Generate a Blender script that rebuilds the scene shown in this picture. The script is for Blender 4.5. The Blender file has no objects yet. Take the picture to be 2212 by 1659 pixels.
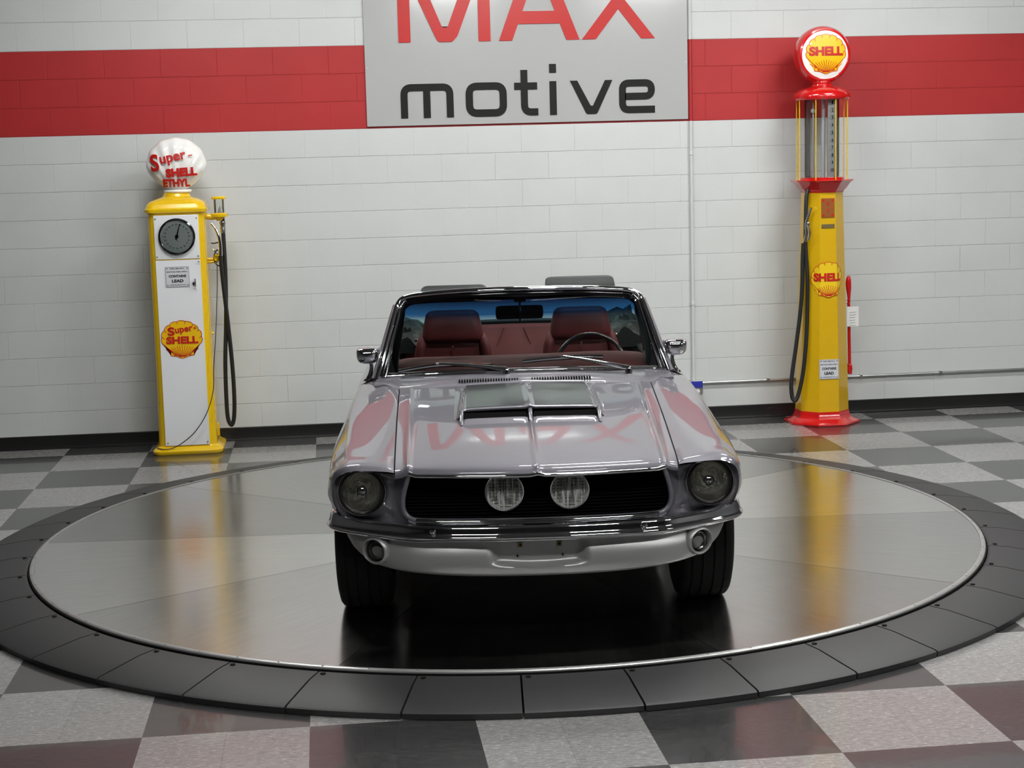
import bpy, bmesh, math, random
from mathutils import Vector, Matrix
random.seed(7)
S = bpy.context.scene
COL = S.collection
PI = math.pi

# ------------------------------------------------------------------ camera
CAM = (1.9592, -12.2072, 2.0579)
YAW, PIT, ROL = 0.112306, 0.138684, -0.026524
d = Vector((math.sin(YAW)*math.cos(PIT), math.cos(YAW)*math.cos(PIT), -math.sin(PIT)))
r = d.cross(Vector((0, 0, 1))).normalized(); u = r.cross(d)
r2 = r*math.cos(ROL)+u*math.sin(ROL); u2 = u*math.cos(ROL)-r*math.sin(ROL)
cd = bpy.data.cameras.new('camera'); cam = bpy.data.objects.new('camera', cd); COL.objects.link(cam)
cam.matrix_world = Matrix(((r2.x, u2.x, -d.x, CAM[0]), (r2.y, u2.y, -d.y, CAM[1]), (r2.z, u2.z, -d.z, CAM[2]), (0, 0, 0, 1)))
cd.sensor_width = 36; cd.sensor_fit = 'HORIZONTAL'; cd.lens = 3483.07/2212*36; cd.clip_end = 100
S.camera = cam
# ------------------------------------------------------------------ world, exposure
w = bpy.data.worlds.new('world'); S.world = w; w.use_nodes = True
w.node_tree.nodes['Background'].inputs[0].default_value = (.9, .95, 1, 1)
w.node_tree.nodes['Background'].inputs[1].default_value = .02
S.view_settings.view_transform = 'Standard'; S.view_settings.look = 'None'
S.view_settings.gamma = 1; S.view_settings.use_curve_mapping = False
S.view_settings.exposure = 0.0
LAMP_POWER = 142.0

# ------------------------------------------------------------------ materials
def mat(name, col=(.8, .8, .8), rough=.5, metal=0., coat=0., coat_r=.03, ior=1.5, emit=None, es=1., spec=None):
    m = bpy.data.materials.new(name); m.use_nodes = True
    b = m.node_tree.nodes['Principled BSDF']
    b.inputs['Base Color'].default_value = (*col, 1); b.inputs['Roughness'].default_value = rough
    b.inputs['Metallic'].default_value = metal; b.inputs['Coat Weight'].default_value = coat
    b.inputs['Coat Roughness'].default_value = coat_r; b.inputs['IOR'].default_value = ior
    if spec is not None: b.inputs['Specular IOR Level'].default_value = spec
    if emit: b.inputs['Emission Color'].default_value = (*emit, 1); b.inputs['Emission Strength'].default_value = es
    return m
class N:                                   # tiny node helper
    def __init__(s, m): s.t = m.node_tree; s.b = s.t.nodes.get('Principled BSDF')
    def n(s, typ, **kw):
        x = s.t.nodes.new(typ)
        for k, v in kw.items():
            if k.startswith('i_'):
                key = k[2:]; key = int(key) if key.isdigit() else key.replace('_', ' ')
                if hasattr(v, 'is_output'): s.t.links.new(v, x.inputs[key])
                else: x.inputs[key].default_value = v
            else: setattr(x, k, v)
        return x
    def math(s, op, a, b=None, c=None):
        x = s.t.nodes.new('ShaderNodeMath'); x.operation = op
        for i, v in enumerate((a, b, c)):
            if v is None: continue
            if hasattr(v, 'is_output'): s.t.links.new(v, x.inputs[i])
            else: x.inputs[i].default_value = v
        return x.outputs[0]
    def mix(s, f, a, b):
        x = s.t.nodes.new('ShaderNodeMix'); x.data_type = 'RGBA'
        for sock, v in ((x.inputs[0], f), (x.inputs[6], a), (x.inputs[7], b)):
            if hasattr(v, 'is_output'): s.t.links.new(v, sock)
            else: sock.default_value = v
        return x.outputs[2]
    def link(s, o, sock): s.t.links.new(o, s.b.inputs[sock] if isinstance(sock, str) else sock)
def noisy(m, scale=40, amt=.15, bump=0., stretch=(1, 1, 1)):
    k = N(m); base = tuple(k.b.inputs['Base Color'].default_value)
    tc = k.n('ShaderNodeTexCoord'); mp = k.n('ShaderNodeMapping', i_0=tc.outputs['Object']); mp.inputs['Scale'].default_value = stretch
    nz = k.n('ShaderNodeTexNoise', i_0=mp.outputs[0], i_Scale=scale, i_Detail=4.)
    dark = tuple(c*(1-amt) for c in base[:3])+(1,); lite = tuple(min(1, c*(1+amt)) for c in base[:3])+(1,)
    k.link(k.mix(nz.outputs['Fac'], dark, lite), 'Base Color')
    if bump:
        bp = k.n('ShaderNodeBump', i_Strength=bump, i_Distance=.002, i_Height=nz.outputs['Fac']); k.link(bp.outputs[0], 'Normal')
    return m

Z0 = .0731; BC = .2032; BW = .4064
WHITE = (.60, .62, .615, 1); RED = (.55, .022, .022, 1)
def wall_mat(name, bricks=True, rough=.55):
    m = mat(name, rough=rough); k = N(m)
    tc = k.n('ShaderNodeTexCoord'); geo = k.n('ShaderNodeNewGeometry'); sp = k.n('ShaderNodeSeparateXYZ', i_0=geo.outputs['Position'])
    z = sp.outputs[2]
    band = k.math('MULTIPLY', k.math('GREATER_THAN', z, Z0+11*BC), k.math('LESS_THAN', z, Z0+14*BC))
    nz = k.n('ShaderNodeTexNoise', i_0=geo.outputs['Position'], i_Scale=2.2, i_Detail=6.)
    wcol = k.mix(nz.outputs['Fac'], (.555, .575, .57, 1), (.64, .66, .655, 1))
    rcol = k.mix(nz.outputs['Fac'], (.36, .012, .014, 1), (.46, .018, .020, 1))
    c = k.mix(band, wcol, rcol)
    if bricks:
        zo = k.math('SUBTRACT', z, Z0)
        cv = k.n('ShaderNodeCombineXYZ', i_0=k.math('ADD', sp.outputs[0], BW*20), i_1=k.math('ADD', zo, BC*20))
        br = k.n('ShaderNodeTexBrick', i_0=cv.outputs[0], i_Scale=1., i_5=.006)
        br.inputs['Mortar Size'].default_value = .0035; br.inputs['Mortar Smooth'].default_value = .6
        br.inputs['Brick Width'].default_value = BW; br.inputs['Row Height'].default_value = BC
        br.offset = .5; br.offset_frequency = 2; br.squash = 1
        fac = br.outputs['Fac']
        fr_ = k.math('FRACT', k.math('DIVIDE', k.math('ADD', zo, BC*20), BC)); dh = k.math('MINIMUM', fr_, k.math('SUBTRACT', 1., fr_))
        ish = k.math('LESS_THAN', dh, .045)                      # bed joints stay open, head joints are mostly painted flush
        nzv = k.n('ShaderNodeTexNoise', i_0=geo.outputs['Position'], i_Scale=.9, i_Detail=3.); vr = k.n('ShaderNodeMapRange', i_0=nzv.outputs['Fac'], i_1=.42, i_2=.62, i_3=.08, i_4=.6)
        fac = k.math('MULTIPLY', fac, k.math('MAXIMUM', ish, vr.outputs[0]))
        # some joints are filled nearly flush with paint
        nz2 = k.n('ShaderNodeTexNoise', i_0=geo.outputs['Position'], i_Scale=1.3, i_Detail=2.)
        depth = k.math('MULTIPLY', fac, k.math('MULTIPLY_ADD', nz2.outputs['Fac'], 1.3, .1))
        c = k.mix(k.math('MULTIPLY', depth, .28), c, (.25, .25, .25, 1)) if False else k.mix(k.math('MULTIPLY', depth, .16), c, k.mix(band, (.36, .37, .36, 1), (.20, .010, .010, 1)))
        nz3 = k.n('ShaderNodeTexNoise', i_0=geo.outputs['Position'], i_Scale=45., i_Detail=5.)
        h = k.math('SUBTRACT', k.math('MULTIPLY', nz3.outputs['Fac'], .12), depth)
        bp = k.n('ShaderNodeBump', i_Strength=.85, i_Distance=.005, i_Height=h); k.link(bp.outputs[0], 'Normal')
    k.link(c, 'Base Color')
    return m
M_wall = wall_mat('painted_block'); M_pipe_paint = wall_mat('wall_paint', bricks=False)
T = .6096; TX, TY = -.0023, -.32995
def floor_mat():
    m = mat('vinyl_tile', rough=.22, coat=.35, coat_r=.04); k = N(m)
    geo = k.n('ShaderNodeNewGeometry'); sp = k.n('ShaderNodeSeparateXYZ', i_0=geo.outputs['Position'])
    fx = k.math('DIVIDE', k.math('SUBTRACT', sp.outputs[0], TX-T*20), T); fy = k.math('DIVIDE', k.math('SUBTRACT', TY+T*20, sp.outputs[1]), T)
    par = k.math('MODULO', k.math('ADD', k.math('FLOOR', fx), k.math('FLOOR', fy)), 2.)   # 0 = light
    mp = k.n('ShaderNodeMapping', i_0=geo.outputs['Position']); mp.inputs['Scale'].default_value = (28, 95, 1)
    n1 = k.n('ShaderNodeTexNoise', i_0=mp.outputs[0], i_Scale=1., i_Detail=4., i_Roughness=.7)
    mp2 = k.n('ShaderNodeMapping', i_0=geo.outputs['Position']); mp2.inputs['Scale'].default_value = (40, 120, 1); mp2.inputs['Location'].default_value = (9, 4, 0)
    n2 = k.n('ShaderNodeTexNoise', i_0=mp2.outputs[0], i_Scale=1., i_Detail=2.)
    r1 = k.n('ShaderNodeMapRange', i_0=n1.outputs['Fac'], i_1=.36, i_2=.64)
    w1 = k.n('ShaderNodeMapRange', i_0=n2.outputs['Fac'], i_1=.62, i_2=.68)
    lt = k.mix(r1.outputs[0], (.19, .187, .185, 1), (.31, .306, .30, 1)); lt = k.mix(w1.outputs[0], lt, (.44, .43, .42, 1))
    dk = k.mix(r1.outputs[0], (.022, .022, .023, 1), (.052, .052, .052, 1)); dk = k.mix(w1.outputs[0], dk, (.08, .08, .08, 1))
    c = k.mix(par, lt, dk)
    # per 12in tile tone, hairline seams
    hx = k.math('MULTIPLY', fx, 2.); hy = k.math('MULTIPLY', fy, 2.)
    cv = k.n('ShaderNodeCombineXYZ', i_0=k.math('FLOOR', hx), i_1=k.math('FLOOR', hy))
    wn = k.n('ShaderNodeTexWhiteNoise', i_0=cv.outputs[0])
    tone = k.math('MULTIPLY_ADD', wn.outputs[0], .12, .94)
    ex = k.math('MINIMUM', k.math('FRACT', hx), k.math('SUBTRACT', 1., k.math('FRACT', hx)))
    ey = k.math('MINIMUM', k.math('FRACT', hy), k.math('SUBTRACT', 1., k.math('FRACT', hy)))
    seam = k.math('LESS_THAN', k.math('MINIMUM', ex, ey), .0035)
    tone = k.math('MULTIPLY', tone, k.math('SUBTRACT', 1., k.math('MULTIPLY', seam, .3)))
    vm = k.n('ShaderNodeVectorMath', operation='SCALE', i_0=c, i_Scale=tone)
    k.link(vm.outputs[0], 'Base Color')
    n3 = k.n('ShaderNodeTexNoise', i_0=geo.outputs['Position'], i_Scale=3., i_Detail=3.)
    bp = k.n('ShaderNodeBump', i_Strength=.06, i_Distance=.01, i_Height=n3.outputs['Fac'])
    k.t.links.new(bp.outputs[0], k.b.inputs['Coat Normal']); k.link(bp.outputs[0], 'Normal')
    return m
M_floor = floor_mat()
M_black = mat('black_rubber', (.008, .008, .008), .35)
M_dark = mat('dark_room_wall', (.05, .05, .052), .7)
M_ceil = mat('dark_ceiling', (.06, .06, .062), .8)
M_ramp = noisy(mat('ramp_rubber', (.026, .026, .027), .5), 60, .25, .2, (1, 6, 1))
M_chrome = mat('chrome', (.86, .86, .88), .04, 1.)
M_steel = mat('polished_steel', (.62, .61, .60), .22, 1.)
M_blackgloss = mat('gloss_black', (.006, .006, .007), .12, coat=.5)
M_blackmat = mat('matte_black', (.006, .006, .006), .8, spec=.15)
M_tire = noisy(mat('tire_rubber', (.007, .007, .007), .8, spec=.15), 50, .3)
def paint():
    m = mat('silver_paint', (.56, .54, .60), .5, .3, 1., .012); k = N(m); k.b.inputs['Coat IOR'].default_value = 1.6
    tc = k.n('ShaderNodeTexCoord'); v = k.n('ShaderNodeTexNoise', i_0=tc.outputs['Object'], i_Scale=900., i_Detail=1.)
    k.link(k.mix(v.outputs['Fac'], (.122, .117, .137, 1), (.185, .178, .205, 1)), 'Base Color')
    return m
M_paint = paint()
M_stripe = mat('satin_grey_stripe', (.045, .048, .05), .3, .3, .6, .12)
M_silver = noisy(mat('satin_silver_paint', (.42, .42, .42), .38, .6), 500, .12)
M_maroon = noisy(mat('maroon_leather', (.105, .017, .019), .5, spec=.25), 90, .15, .25)
M_vinyl = noisy(mat('black_vinyl', (.008, .010, .010), .5, spec=.3), 70, .2, .3)
M_yellow = mat('yellow_enamel', (.82, .52, .005), .25, coat=.6)
M_yellow2 = mat('amber_yellow_enamel', (.66, .40, .004), .28, coat=.6)
M_redgloss = mat('red_enamel', (.56, .008, .008), .18, coat=.8)
M_white = mat('white_enamel', (.80, .81, .83), .2, coat=.5)
M_milk = mat('milk_glass', (.86, .86, .83), .12, coat=.6)
M_logo_y = mat('logo_yellow', (.86, .52, .003), .3, coat=.4)
M_logo_r = mat('logo_red', (.52, .012, .008), .35)
M_logo_o = mat('logo_orange', (.70, .22, .004), .35)
M_letter_red = mat('sign_red', (.50, .009, .007), .3)
M_letter_blk = mat('sign_black', (.004, .004, .004), .5, spec=.3)
M_sign = mat('sign_panel_grey', (.44, .445, .44), .16, coat=.4, coat_r=.08)
M_plate = mat('white_sign_plate', (.62, .63, .66), .35)
M_ink = mat('black_ink', (.02, .02, .03), .5)
M_dial = mat('dial_face', (.60, .66, .63), .35)
M_copper = mat('copper_plate', (.38, .13, .03), .35, .5)
M_brass = mat('dull_brass', (.22, .17, .07), .4, .6)
M_hose = noisy(mat('rubber_hose', (.012, .012, .012), .45), 80, .3)
M_paper = mat('paper', (.7, .7, .68), .7)
M_blue = mat('blue_sticker', (.02, .03, .35), .4)
M_wood = mat('dark_rim', (.03, .015, .01), .2, coat=.6)
M_mirror = mat('mirror_glass', (.8, .8, .8), .02, 1.)
M_strip = mat('pale_strip', (.72, .73, .73), .35, .3)
M_galv = mat('galvanised', (.55, .56, .56), .3, 1.)
def refl(name, col, sc, ro):
    m = mat(name, col, ro, .55 if 'flute' in name else .8); k = N(m); tc = k.n('ShaderNodeTexCoord'); mp = k.n('ShaderNodeMapping', i_0=tc.outputs['Object']); mp.inputs['Scale'].default_value = sc
    v = k.n('ShaderNodeTexVoronoi', i_0=mp.outputs[0], i_Scale=1.); bp = k.n('ShaderNodeBump', i_Strength=1., i_Distance=.004, i_Height=v.outputs['Distance']); k.link(bp.outputs[0], 'Normal'); return m
M_amber = refl('reflector_silver', (.82, .80, .72), (45, 45, 30), .16)
M_flute = refl('fluted_reflector', (.9, .9, .88), (110, 40, 30), .3)
M_lampglow = mat('lamp_diffuser', (.9, .9, .9), .5, emit=(1, 1, .98), es=LAMP_POWER)
def glass(name, tint=(.93, .97, .95), band=None, bump=None, rough=.02, gl=1.):
    m = bpy.data.materials.new(name); m.use_nodes = True; t = m.node_tree; t.nodes.clear()
    k = N.__new__(N); k.t = t; k.b = None
    out = k.n('ShaderNodeOutputMaterial'); tr = k.n('ShaderNodeBsdfTransparent'); gs = k.n('ShaderNodeBsdfGlossy', i_Roughness=rough)
    fr = k.n('ShaderNodeFresnel', i_IOR=1.5); mx = k.n('ShaderNodeMixShader')
    tr.inputs[0].default_value = (*tint, 1)
    if band:
        tc = k.n('ShaderNodeTexCoord'); sp = k.n('ShaderNodeSeparateXYZ', i_0=tc.outputs['Object'])
        cr = k.n('ShaderNodeValToRGB'); e = cr.color_ramp.elements
        mr = k.n('ShaderNodeMapRange', i_0=sp.outputs[2], i_1=band[0], i_2=band[1]); t.links.new(mr.outputs[0], cr.inputs[0])
        e[0].position = 0; e[0].color = (*tint, 1); e[1].position = 1; e[1].color = (.01, .03, .09, 1)
        x = e.new(.35); x.color = (.45, .68, .70, 1); x = e.new(.6); x.color = (.03, .15, .36, 1)
        t.links.new(cr.outputs[0], tr.inputs[0])
    if bump:
        tc = k.n('ShaderNodeTexCoord'); mp = k.n('ShaderNodeMapping', i_0=tc.outputs['Object']); mp.inputs['Scale'].default_value = bump
        wv = k.n('ShaderNodeTexNoise', i_0=mp.outputs[0], i_Scale=1., i_Detail=1.)
        bp = k.n('ShaderNodeBump', i_Strength=1., i_Distance=.01, i_Height=wv.outputs['Fac'])
        t.links.new(bp.outputs[0], gs.inputs['Normal']); t.links.new(bp.outputs[0], fr.inputs['Normal'])
    f = k.math('MULTIPLY', fr.outputs[0], gl)
    t.links.new(f, mx.inputs[0]); t.links.new(tr.outputs[0], mx.inputs[1]); t.links.new(gs.outputs[0], mx.inputs[2]); t.links.new(mx.outputs[0], out.inputs[0])
    return m
M_wind = glass('windshield_glass', (.66, .76, .72), band=(1.115, 1.26))
M_lens = glass('fluted_lens', (.88, .88, .87), bump=(140, 140, 6), gl=1.6)
def flute_lens():
    m = bpy.data.materials.new('fluted_lens'); m.use_nodes = True; t = m.node_tree; t.nodes.clear(); k = N.__new__(N); k.t = t; k.b = None
    out = k.n('ShaderNodeOutputMaterial'); tr = k.n('ShaderNodeBsdfTransparent'); gs = k.n('ShaderNodeBsdfGlossy', i_Roughness=.08); df = k.n('ShaderNodeBsdfDiffuse'); df.inputs[0].default_value = (.75, .75, .72, 1)
    tc = k.n('ShaderNodeTexCoord'); mp = k.n('ShaderNodeMapping', i_0=tc.outputs['Object']); mp.inputs['Scale'].default_value = (130, 1, 9)
    nz = k.n('ShaderNodeTexNoise', i_0=mp.outputs[0], i_Scale=1., i_Detail=1.); mr = k.n('ShaderNodeMapRange', i_0=nz.outputs['Fac'], i_1=.42, i_2=.66, i_3=.06, i_4=.62)
    m1 = k.n('ShaderNodeMixShader'); m2 = k.n('ShaderNodeMixShader'); m2.inputs[0].default_value = .16
    t.links.new(mr.outputs[0], m1.inputs[0]); t.links.new(tr.outputs[0], m1.inputs[1]); t.links.new(df.outputs[0], m1.inputs[2])
    t.links.new(m1.outputs[0], m2.inputs[1]); t.links.new(gs.outputs[0], m2.inputs[2]); t.links.new(m2.outputs[0], out.inputs[0]); return m
M_lens = flute_lens()
M_lens2 = glass('headlight_lens', (.86, .87, .86), bump=(60, 60, 25), gl=1.3)
M_clear = glass('clear_glass', (.92, .94, .94))

# ------------------------------------------------------------------ mesh helpers
def obj(name, bm, m, parent=None, smooth=True, loc=None, angle=40):
    bmesh.ops.remove_doubles(bm, verts=bm.verts, dist=1e-5)
    bmesh.ops.recalc_face_normals(bm, faces=bm.faces)
    me = bpy.data.meshes.new(name); bm.to_mesh(me); bm.free()
    me.materials.append(m)
    if smooth:
        for p in me.polygons: p.use_smooth = True
        try: me.set_sharp_from_angle(angle=math.radians(angle))
        except Exception: pass
    o = bpy.data.objects.new(name, me); COL.objects.link(o)
    if parent: o.parent = parent
    if loc: o.location = loc
    return o
def thing(name, label, cat, loc=(0, 0, 0), rz=0, group=None):
    o = bpy.data.objects.new(name, None); COL.objects.link(o); o.location = loc; o.rotation_euler = (0, 0, rz)
    o['label'] = label; o['category'] = cat
    if group: o['group'] = group
    return o
def tag(o, label, cat, group=None):
    o['label'] = label; o['category'] = cat
    if group: o['group'] = group
    return o
def struct(name, bm, m, smooth=False):
    o = obj(name, bm, m, None, smooth); o['kind'] = 'structure'; return o
def part_label(o, s): o['label'] = s; return o
def BM(): return bmesh.new()
def grid(bm, rows, closeu=False, closev=False):
    V = [[bm.verts.new(p) for p in row] for row in rows]
    n = len(V); m_ = len(V[0])
    for i in range(n if closev else n-1):
        for j in range(m_ if closeu else m_-1):
            q = [V[i][j], V[i][(j+1) % m_], V[(i+1) % n][(j+1) % m_], V[(i+1) % n][j]]
            try: bm.faces.new(q)
            except ValueError: pass
    return V
def box(bm, x0, x1, y0, y1, z0, z1, bev=0):
    g = bmesh.ops.create_cube(bm, size=1); vs = g['verts']
    for v in vs: v.co = Vector(((x0+x1)/2+v.co.x*(x1-x0), (y0+y1)/2+v.co.y*(y1-y0), (z0+z1)/2+v.co.z*(z1-z0)))
    if bev: bmesh.ops.bevel(bm, geom=list({e for v in vs for e in v.link_edges}), offset=bev, segments=3, affect='EDGES', profile=.6)
    return bm
def lathe(bm, prof, n=48, c=(0, 0, 0), axis='Z', ang0=0):
    rows = []
    for rr, h in prof:
        row = []
        for i in range(n):
            a = ang0+2*PI*i/n; x, y = rr*math.cos(a), rr*math.sin(a)
            if axis == 'Z': p = (c[0]+x, c[1]+y, c[2]+h)
            elif axis == 'Y': p = (c[0]+x, c[1]+h, c[2]+y)
            else: p = (c[0]+h, c[1]+x, c[2]+y)
            row.append(p)
        rows.append(row)
    grid(bm, rows, closeu=True)
    return bm
def cyl(bm, c, rad, h, axis='Z', n=32, bev=0):
    b = bev or min(rad, h)*.001+1e-5
    return lathe(bm, [(1e-5, 0), (rad-b, 0), (rad, b), (rad, h-b), (rad-b, h), (1e-5, h)], n, c, axis)
def crom(P, n, closed=False):
    P = [Vector(p) for p in P]; out = []; m_ = len(P)
    segs = m_ if closed else m_-1
    for i in range(segs):
        if closed: a, b, c, e = P[(i-1) % m_], P[i], P[(i+1) % m_], P[(i+2) % m_]
        else:
            b, c = P[i], P[i+1]; a = P[i-1] if i else b*2-c; e = P[i+2] if i+2 < m_ else c*2-b
        # centripetal-ish guard: scale tangents by segment length
        L = (c-b).length or 1e-9
        t1 = (c-a)/(((c-b).length+(b-a).length) or 1)*L; t2 = (e-b)/(((e-c).length+(c-b).length) or 1)*L
        for q in range(n):
            t = q/n; t2_, t3 = t*t, t*t*t
            out.append(b*(2*t3-3*t2_+1)+t1*(t3-2*t2_+t)+c*(-2*t3+3*t2_)+t2*(t3-t2_))
    if not closed: out.append(P[-1])
    return out
def dense(rows, nu=4, nv=4):
    A = [crom(rw, nu) for rw in rows]
    cols = list(zip(*A)); B = [crom(c, nv) for c in cols]
    return [list(x) for x in zip(*B)]
def tube(bm, pts, rad, n=12, closed=False, smooth=0, flat=None, up=(0, 0, 1)):
    P = crom(pts, smooth, closed) if smooth else [Vector(p) for p in pts]
    rows = []; m_ = len(P); prev = None
    for i, p in enumerate(P):
        a = P[i-1] if (i or closed) else p; b = P[(i+1) % m_] if (i < m_-1 or closed) else p
        t = (b-a).normalized()
        if prev is None:
            nrm = Vector(up)-t*t.dot(Vector(up))
            if nrm.length < 1e-3: nrm = Vector((1, 0, 0))-t*t.x
            nrm.normalize()
        else:
            nrm = prev-t*t.dot(prev); nrm.normalize()
        prev = nrm; bn = t.cross(nrm)
        R_ = rad(i/(m_-1 if m_ > 1 else 1)) if callable(rad) else rad
        fa, fb = flat or (1, 1)
        rows.append([p+nrm*math.cos(2*PI*j/n)*R_*fa+bn*math.sin(2*PI*j/n)*R_*fb for j in range(n)])
    V = grid(bm, rows, closeu=True, closev=closed)
    if not closed:
        for rw in (V[0], V[-1]):
            try: bm.faces.new(rw)
            except ValueError: pass
    return bm
def prism(bm, poly, y0, y1, holes=()):
    """polygon in XZ extruded from y0 (front) to y1"""
    f = [bm.verts.new((x, y0, z)) for x, z in poly]; b = [bm.verts.new((x, y1, z)) for x, z in poly]
    ff = bm.faces.new(f); bb = bm.faces.new(list(reversed(b)))
    n = len(poly)
    for i in range(n): bm.faces.new((f[i], b[i], b[(i+1) % n], f[(i+1) % n]))
    bmesh.ops.triangulate(bm, faces=[ff, bb])
    return bm
def ribbon(bm, pts, w, y, closed=False, th=.002, wf=None):
    P = [Vector((p[0], 0, p[1])) for p in pts]; m_ = len(P); L, R_ = [], []
    for i, p in enumerate(P):
        a = P[i-1] if (i or closed) else p; b = P[(i+1) % m_] if (i < m_-1 or closed) else p
        t1 = (p-a); t2 = (b-p)
        t = (b-a).normalized(); nn = Vector((-t.z, 0, t.x)); k = 1.
        if t1.length > 1e-9 and t2.length > 1e-9:
            n1 = Vector((-t1.z, 0, t1.x)).normalized(); n2 = Vector((-t2.z, 0, t2.x)).normalized()
            nn = (n1+n2); nn = nn.normalized() if nn.length > 1e-6 else n1; k = min(2.2, 1/max(.3, nn.dot(n1)))
        ww = w*(wf(i/(m_-1)) if wf else 1)/2*k
        L.append(p+nn*ww); R_.append(p-nn*ww)
    rows = [[l+Vector((0, y+th, 0)), l+Vector((0, y, 0)), q+Vector((0, y, 0)), q+Vector((0, y+th, 0))] for l, q in zip(L, R_)]
    V = grid(bm, rows, closeu=True, closev=closed)
    if not closed:
        for rw in (V[0], V[-1]): bm.faces.new(rw)
    return bm
def text_bm(s, size, width=None, off=0., ext=.0008, shear=0., spacing=1.):
    cu = bpy.data.curves.new('t', 'FONT'); cu.body = s; cu.size = size; cu.align_x = 'CENTER'; cu.align_y = 'CENTER'
    cu.offset = off; cu.extrude = ext; cu.shear = shear; cu.space_character = spacing; cu.resolution_u = 4
    o = bpy.data.objects.new('t', cu); COL.objects.link(o)
    dg = bpy.context.evaluated_depsgraph_get(); me = bpy.data.meshes.new_from_object(o.evaluated_get(dg))
    bm = BM(); bm.from_mesh(me); bpy.data.objects.remove(o); bpy.data.curves.remove(cu); bpy.data.meshes.remove(me)
    xs = [v.co.x for v in bm.verts]; ys = [v.co.y for v in bm.verts]; cx = (min(xs)+max(xs))/2; cy = (min(ys)+max(ys))/2
    k = width/(max(xs)-min(xs)) if width else 1
    for v in bm.verts: v.co = Vector(((v.co.x-cx)*k, -v.co.z, v.co.y-cy))     # stands in XZ, faces -Y
    return bm
def text_h(s, width, height, off=.0, ext=.0008, shear=0., spacing=1.):
    bm = text_bm(s, height*1.4, width, off, ext, shear, spacing)
    zs = [v.co.z for v in bm.verts]; k = height/(max(zs)-min(zs))
    for v in bm.verts: v.co.z *= k
    return bm
def move(bm, x=0, y=0, z=0, rot=0):
    if rot:
        c, s_ = math.cos(rot), math.sin(rot)
        for v in bm.verts: v.co = Vector((v.co.x*c-v.co.z*s_, v.co.y, v.co.x*s_+v.co.z*c))
    for v in bm.verts: v.co += Vector((x, y, z))
    return bm
def join(bm, other):
    me = bpy.data.meshes.new('j'); other.to_mesh(me); other.free(); bm.from_mesh(me); bpy.data.meshes.remove(me); return bm
def lerp(tab, x):
    if x <= tab[0][0]: return tab[0][1]
    for (a, b), (c, e) in zip(tab, tab[1:]):
        if x <= c: return b+(e-b)*(x-a)/(c-a)
    return tab[-1][1]
def sm(tab, x):                              # smooth table lookup
    if x <= tab[0][0]: return tab[0][1]
    if x >= tab[-1][0]: return tab[-1][1]
    for i in range(len(tab)-1):
        if x <= tab[i+1][0]:
            x0, y0 = tab[i]; x1, y1 = tab[i+1]; h = x1-x0; t = (x-x0)/h
            m0 = (y1-tab[i-1][1])/(x1-tab[i-1][0]) if i else (y1-y0)/h
            m1 = (tab[i+2][1]-y0)/(tab[i+2][0]-x0) if i+2 < len(tab) else (y1-y0)/h
            return y0*(2*t**3-3*t*t+1)+m0*h*(t**3-2*t*t+t)+y1*(-2*t**3+3*t*t)+m1*h*(t**3-t*t)
    return tab[-1][1]

# ================================================================== SETTING
X0, X1, Y1, H = -3.4, 10.2, -17.5, 4.55
b = BM(); grid(b, [[(X0, 0, 0), (X1, 0, 0)], [(X0, Y1, 0), (X1, Y1, 0)]]); struct('floor', b, M_floor)
b = BM(); box(b, X0, X1, 0, .2, 0, H); struct('wall_back', b, M_wall)
b = BM(); box(b, X0-.2, X0, Y1, .2, 0, H); struct('wall_left', b, M_dark)
b = BM(); box(b, X1, X1+.2, Y1, .2, 0, H); struct('wall_right', b, M_dark)
b = BM(); box(b, X0-.2, X1+.2, Y1-.2, Y1, 0, H); struct('wall_front', b, M_dark)
b = BM(); box(b, X0-.2, X1+.2, Y1-.2, .2, H, H+.1); struct('ceiling', b, M_ceil)
b = BM(); grid(b, [[(X0, -.022, 0.001), (X0, -.010, .006), (X0, -.006, .020), (X0, -.005, .096), (X0, 0, .1016)], [(X1, -.022, 0.001), (X1, -.010, .006), (X1, -.006, .020), (X1, -.005, .096), (X1, 0, .1016)]]); struct('baseboard_back', b, M_black, True)

# ceiling light fixtures
def fixture(x, y, rz=0, label=''):
    t = thing('ceiling_light', label, 'ceiling light', (x, y, 4.25), rz, 'strip lights hung below the dark ceiling')
    b = BM(); box(b, -.62, .62, -.08, .08, 0, .06, .01); obj('housing', b, M_white, t)
    b = BM(); box(b, -.60, .60, -.065, .065, -.022, -.0005, .008); obj('diffuser', b, M_lampglow, t)
    for sx in (-.5, .5): b = BM(); cyl(b, (sx, 0, .06), .006, H-4.25-.06, 'Z', 8); obj('hanger_rod', b, M_galv, t)
    return t
for i, x in enumerate((-1.3, 1.2, 3.7, 6.2, 8.6)):
    for j, y in enumerate((-2.3, -5.6, -9.7)):
        if i == 0 or (i == 4 and j == 0) or (i == 1 and j == 1): continue
        fixture(x, y, 0, 'white strip light hanging from the dark ceiling above the showroom')

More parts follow.
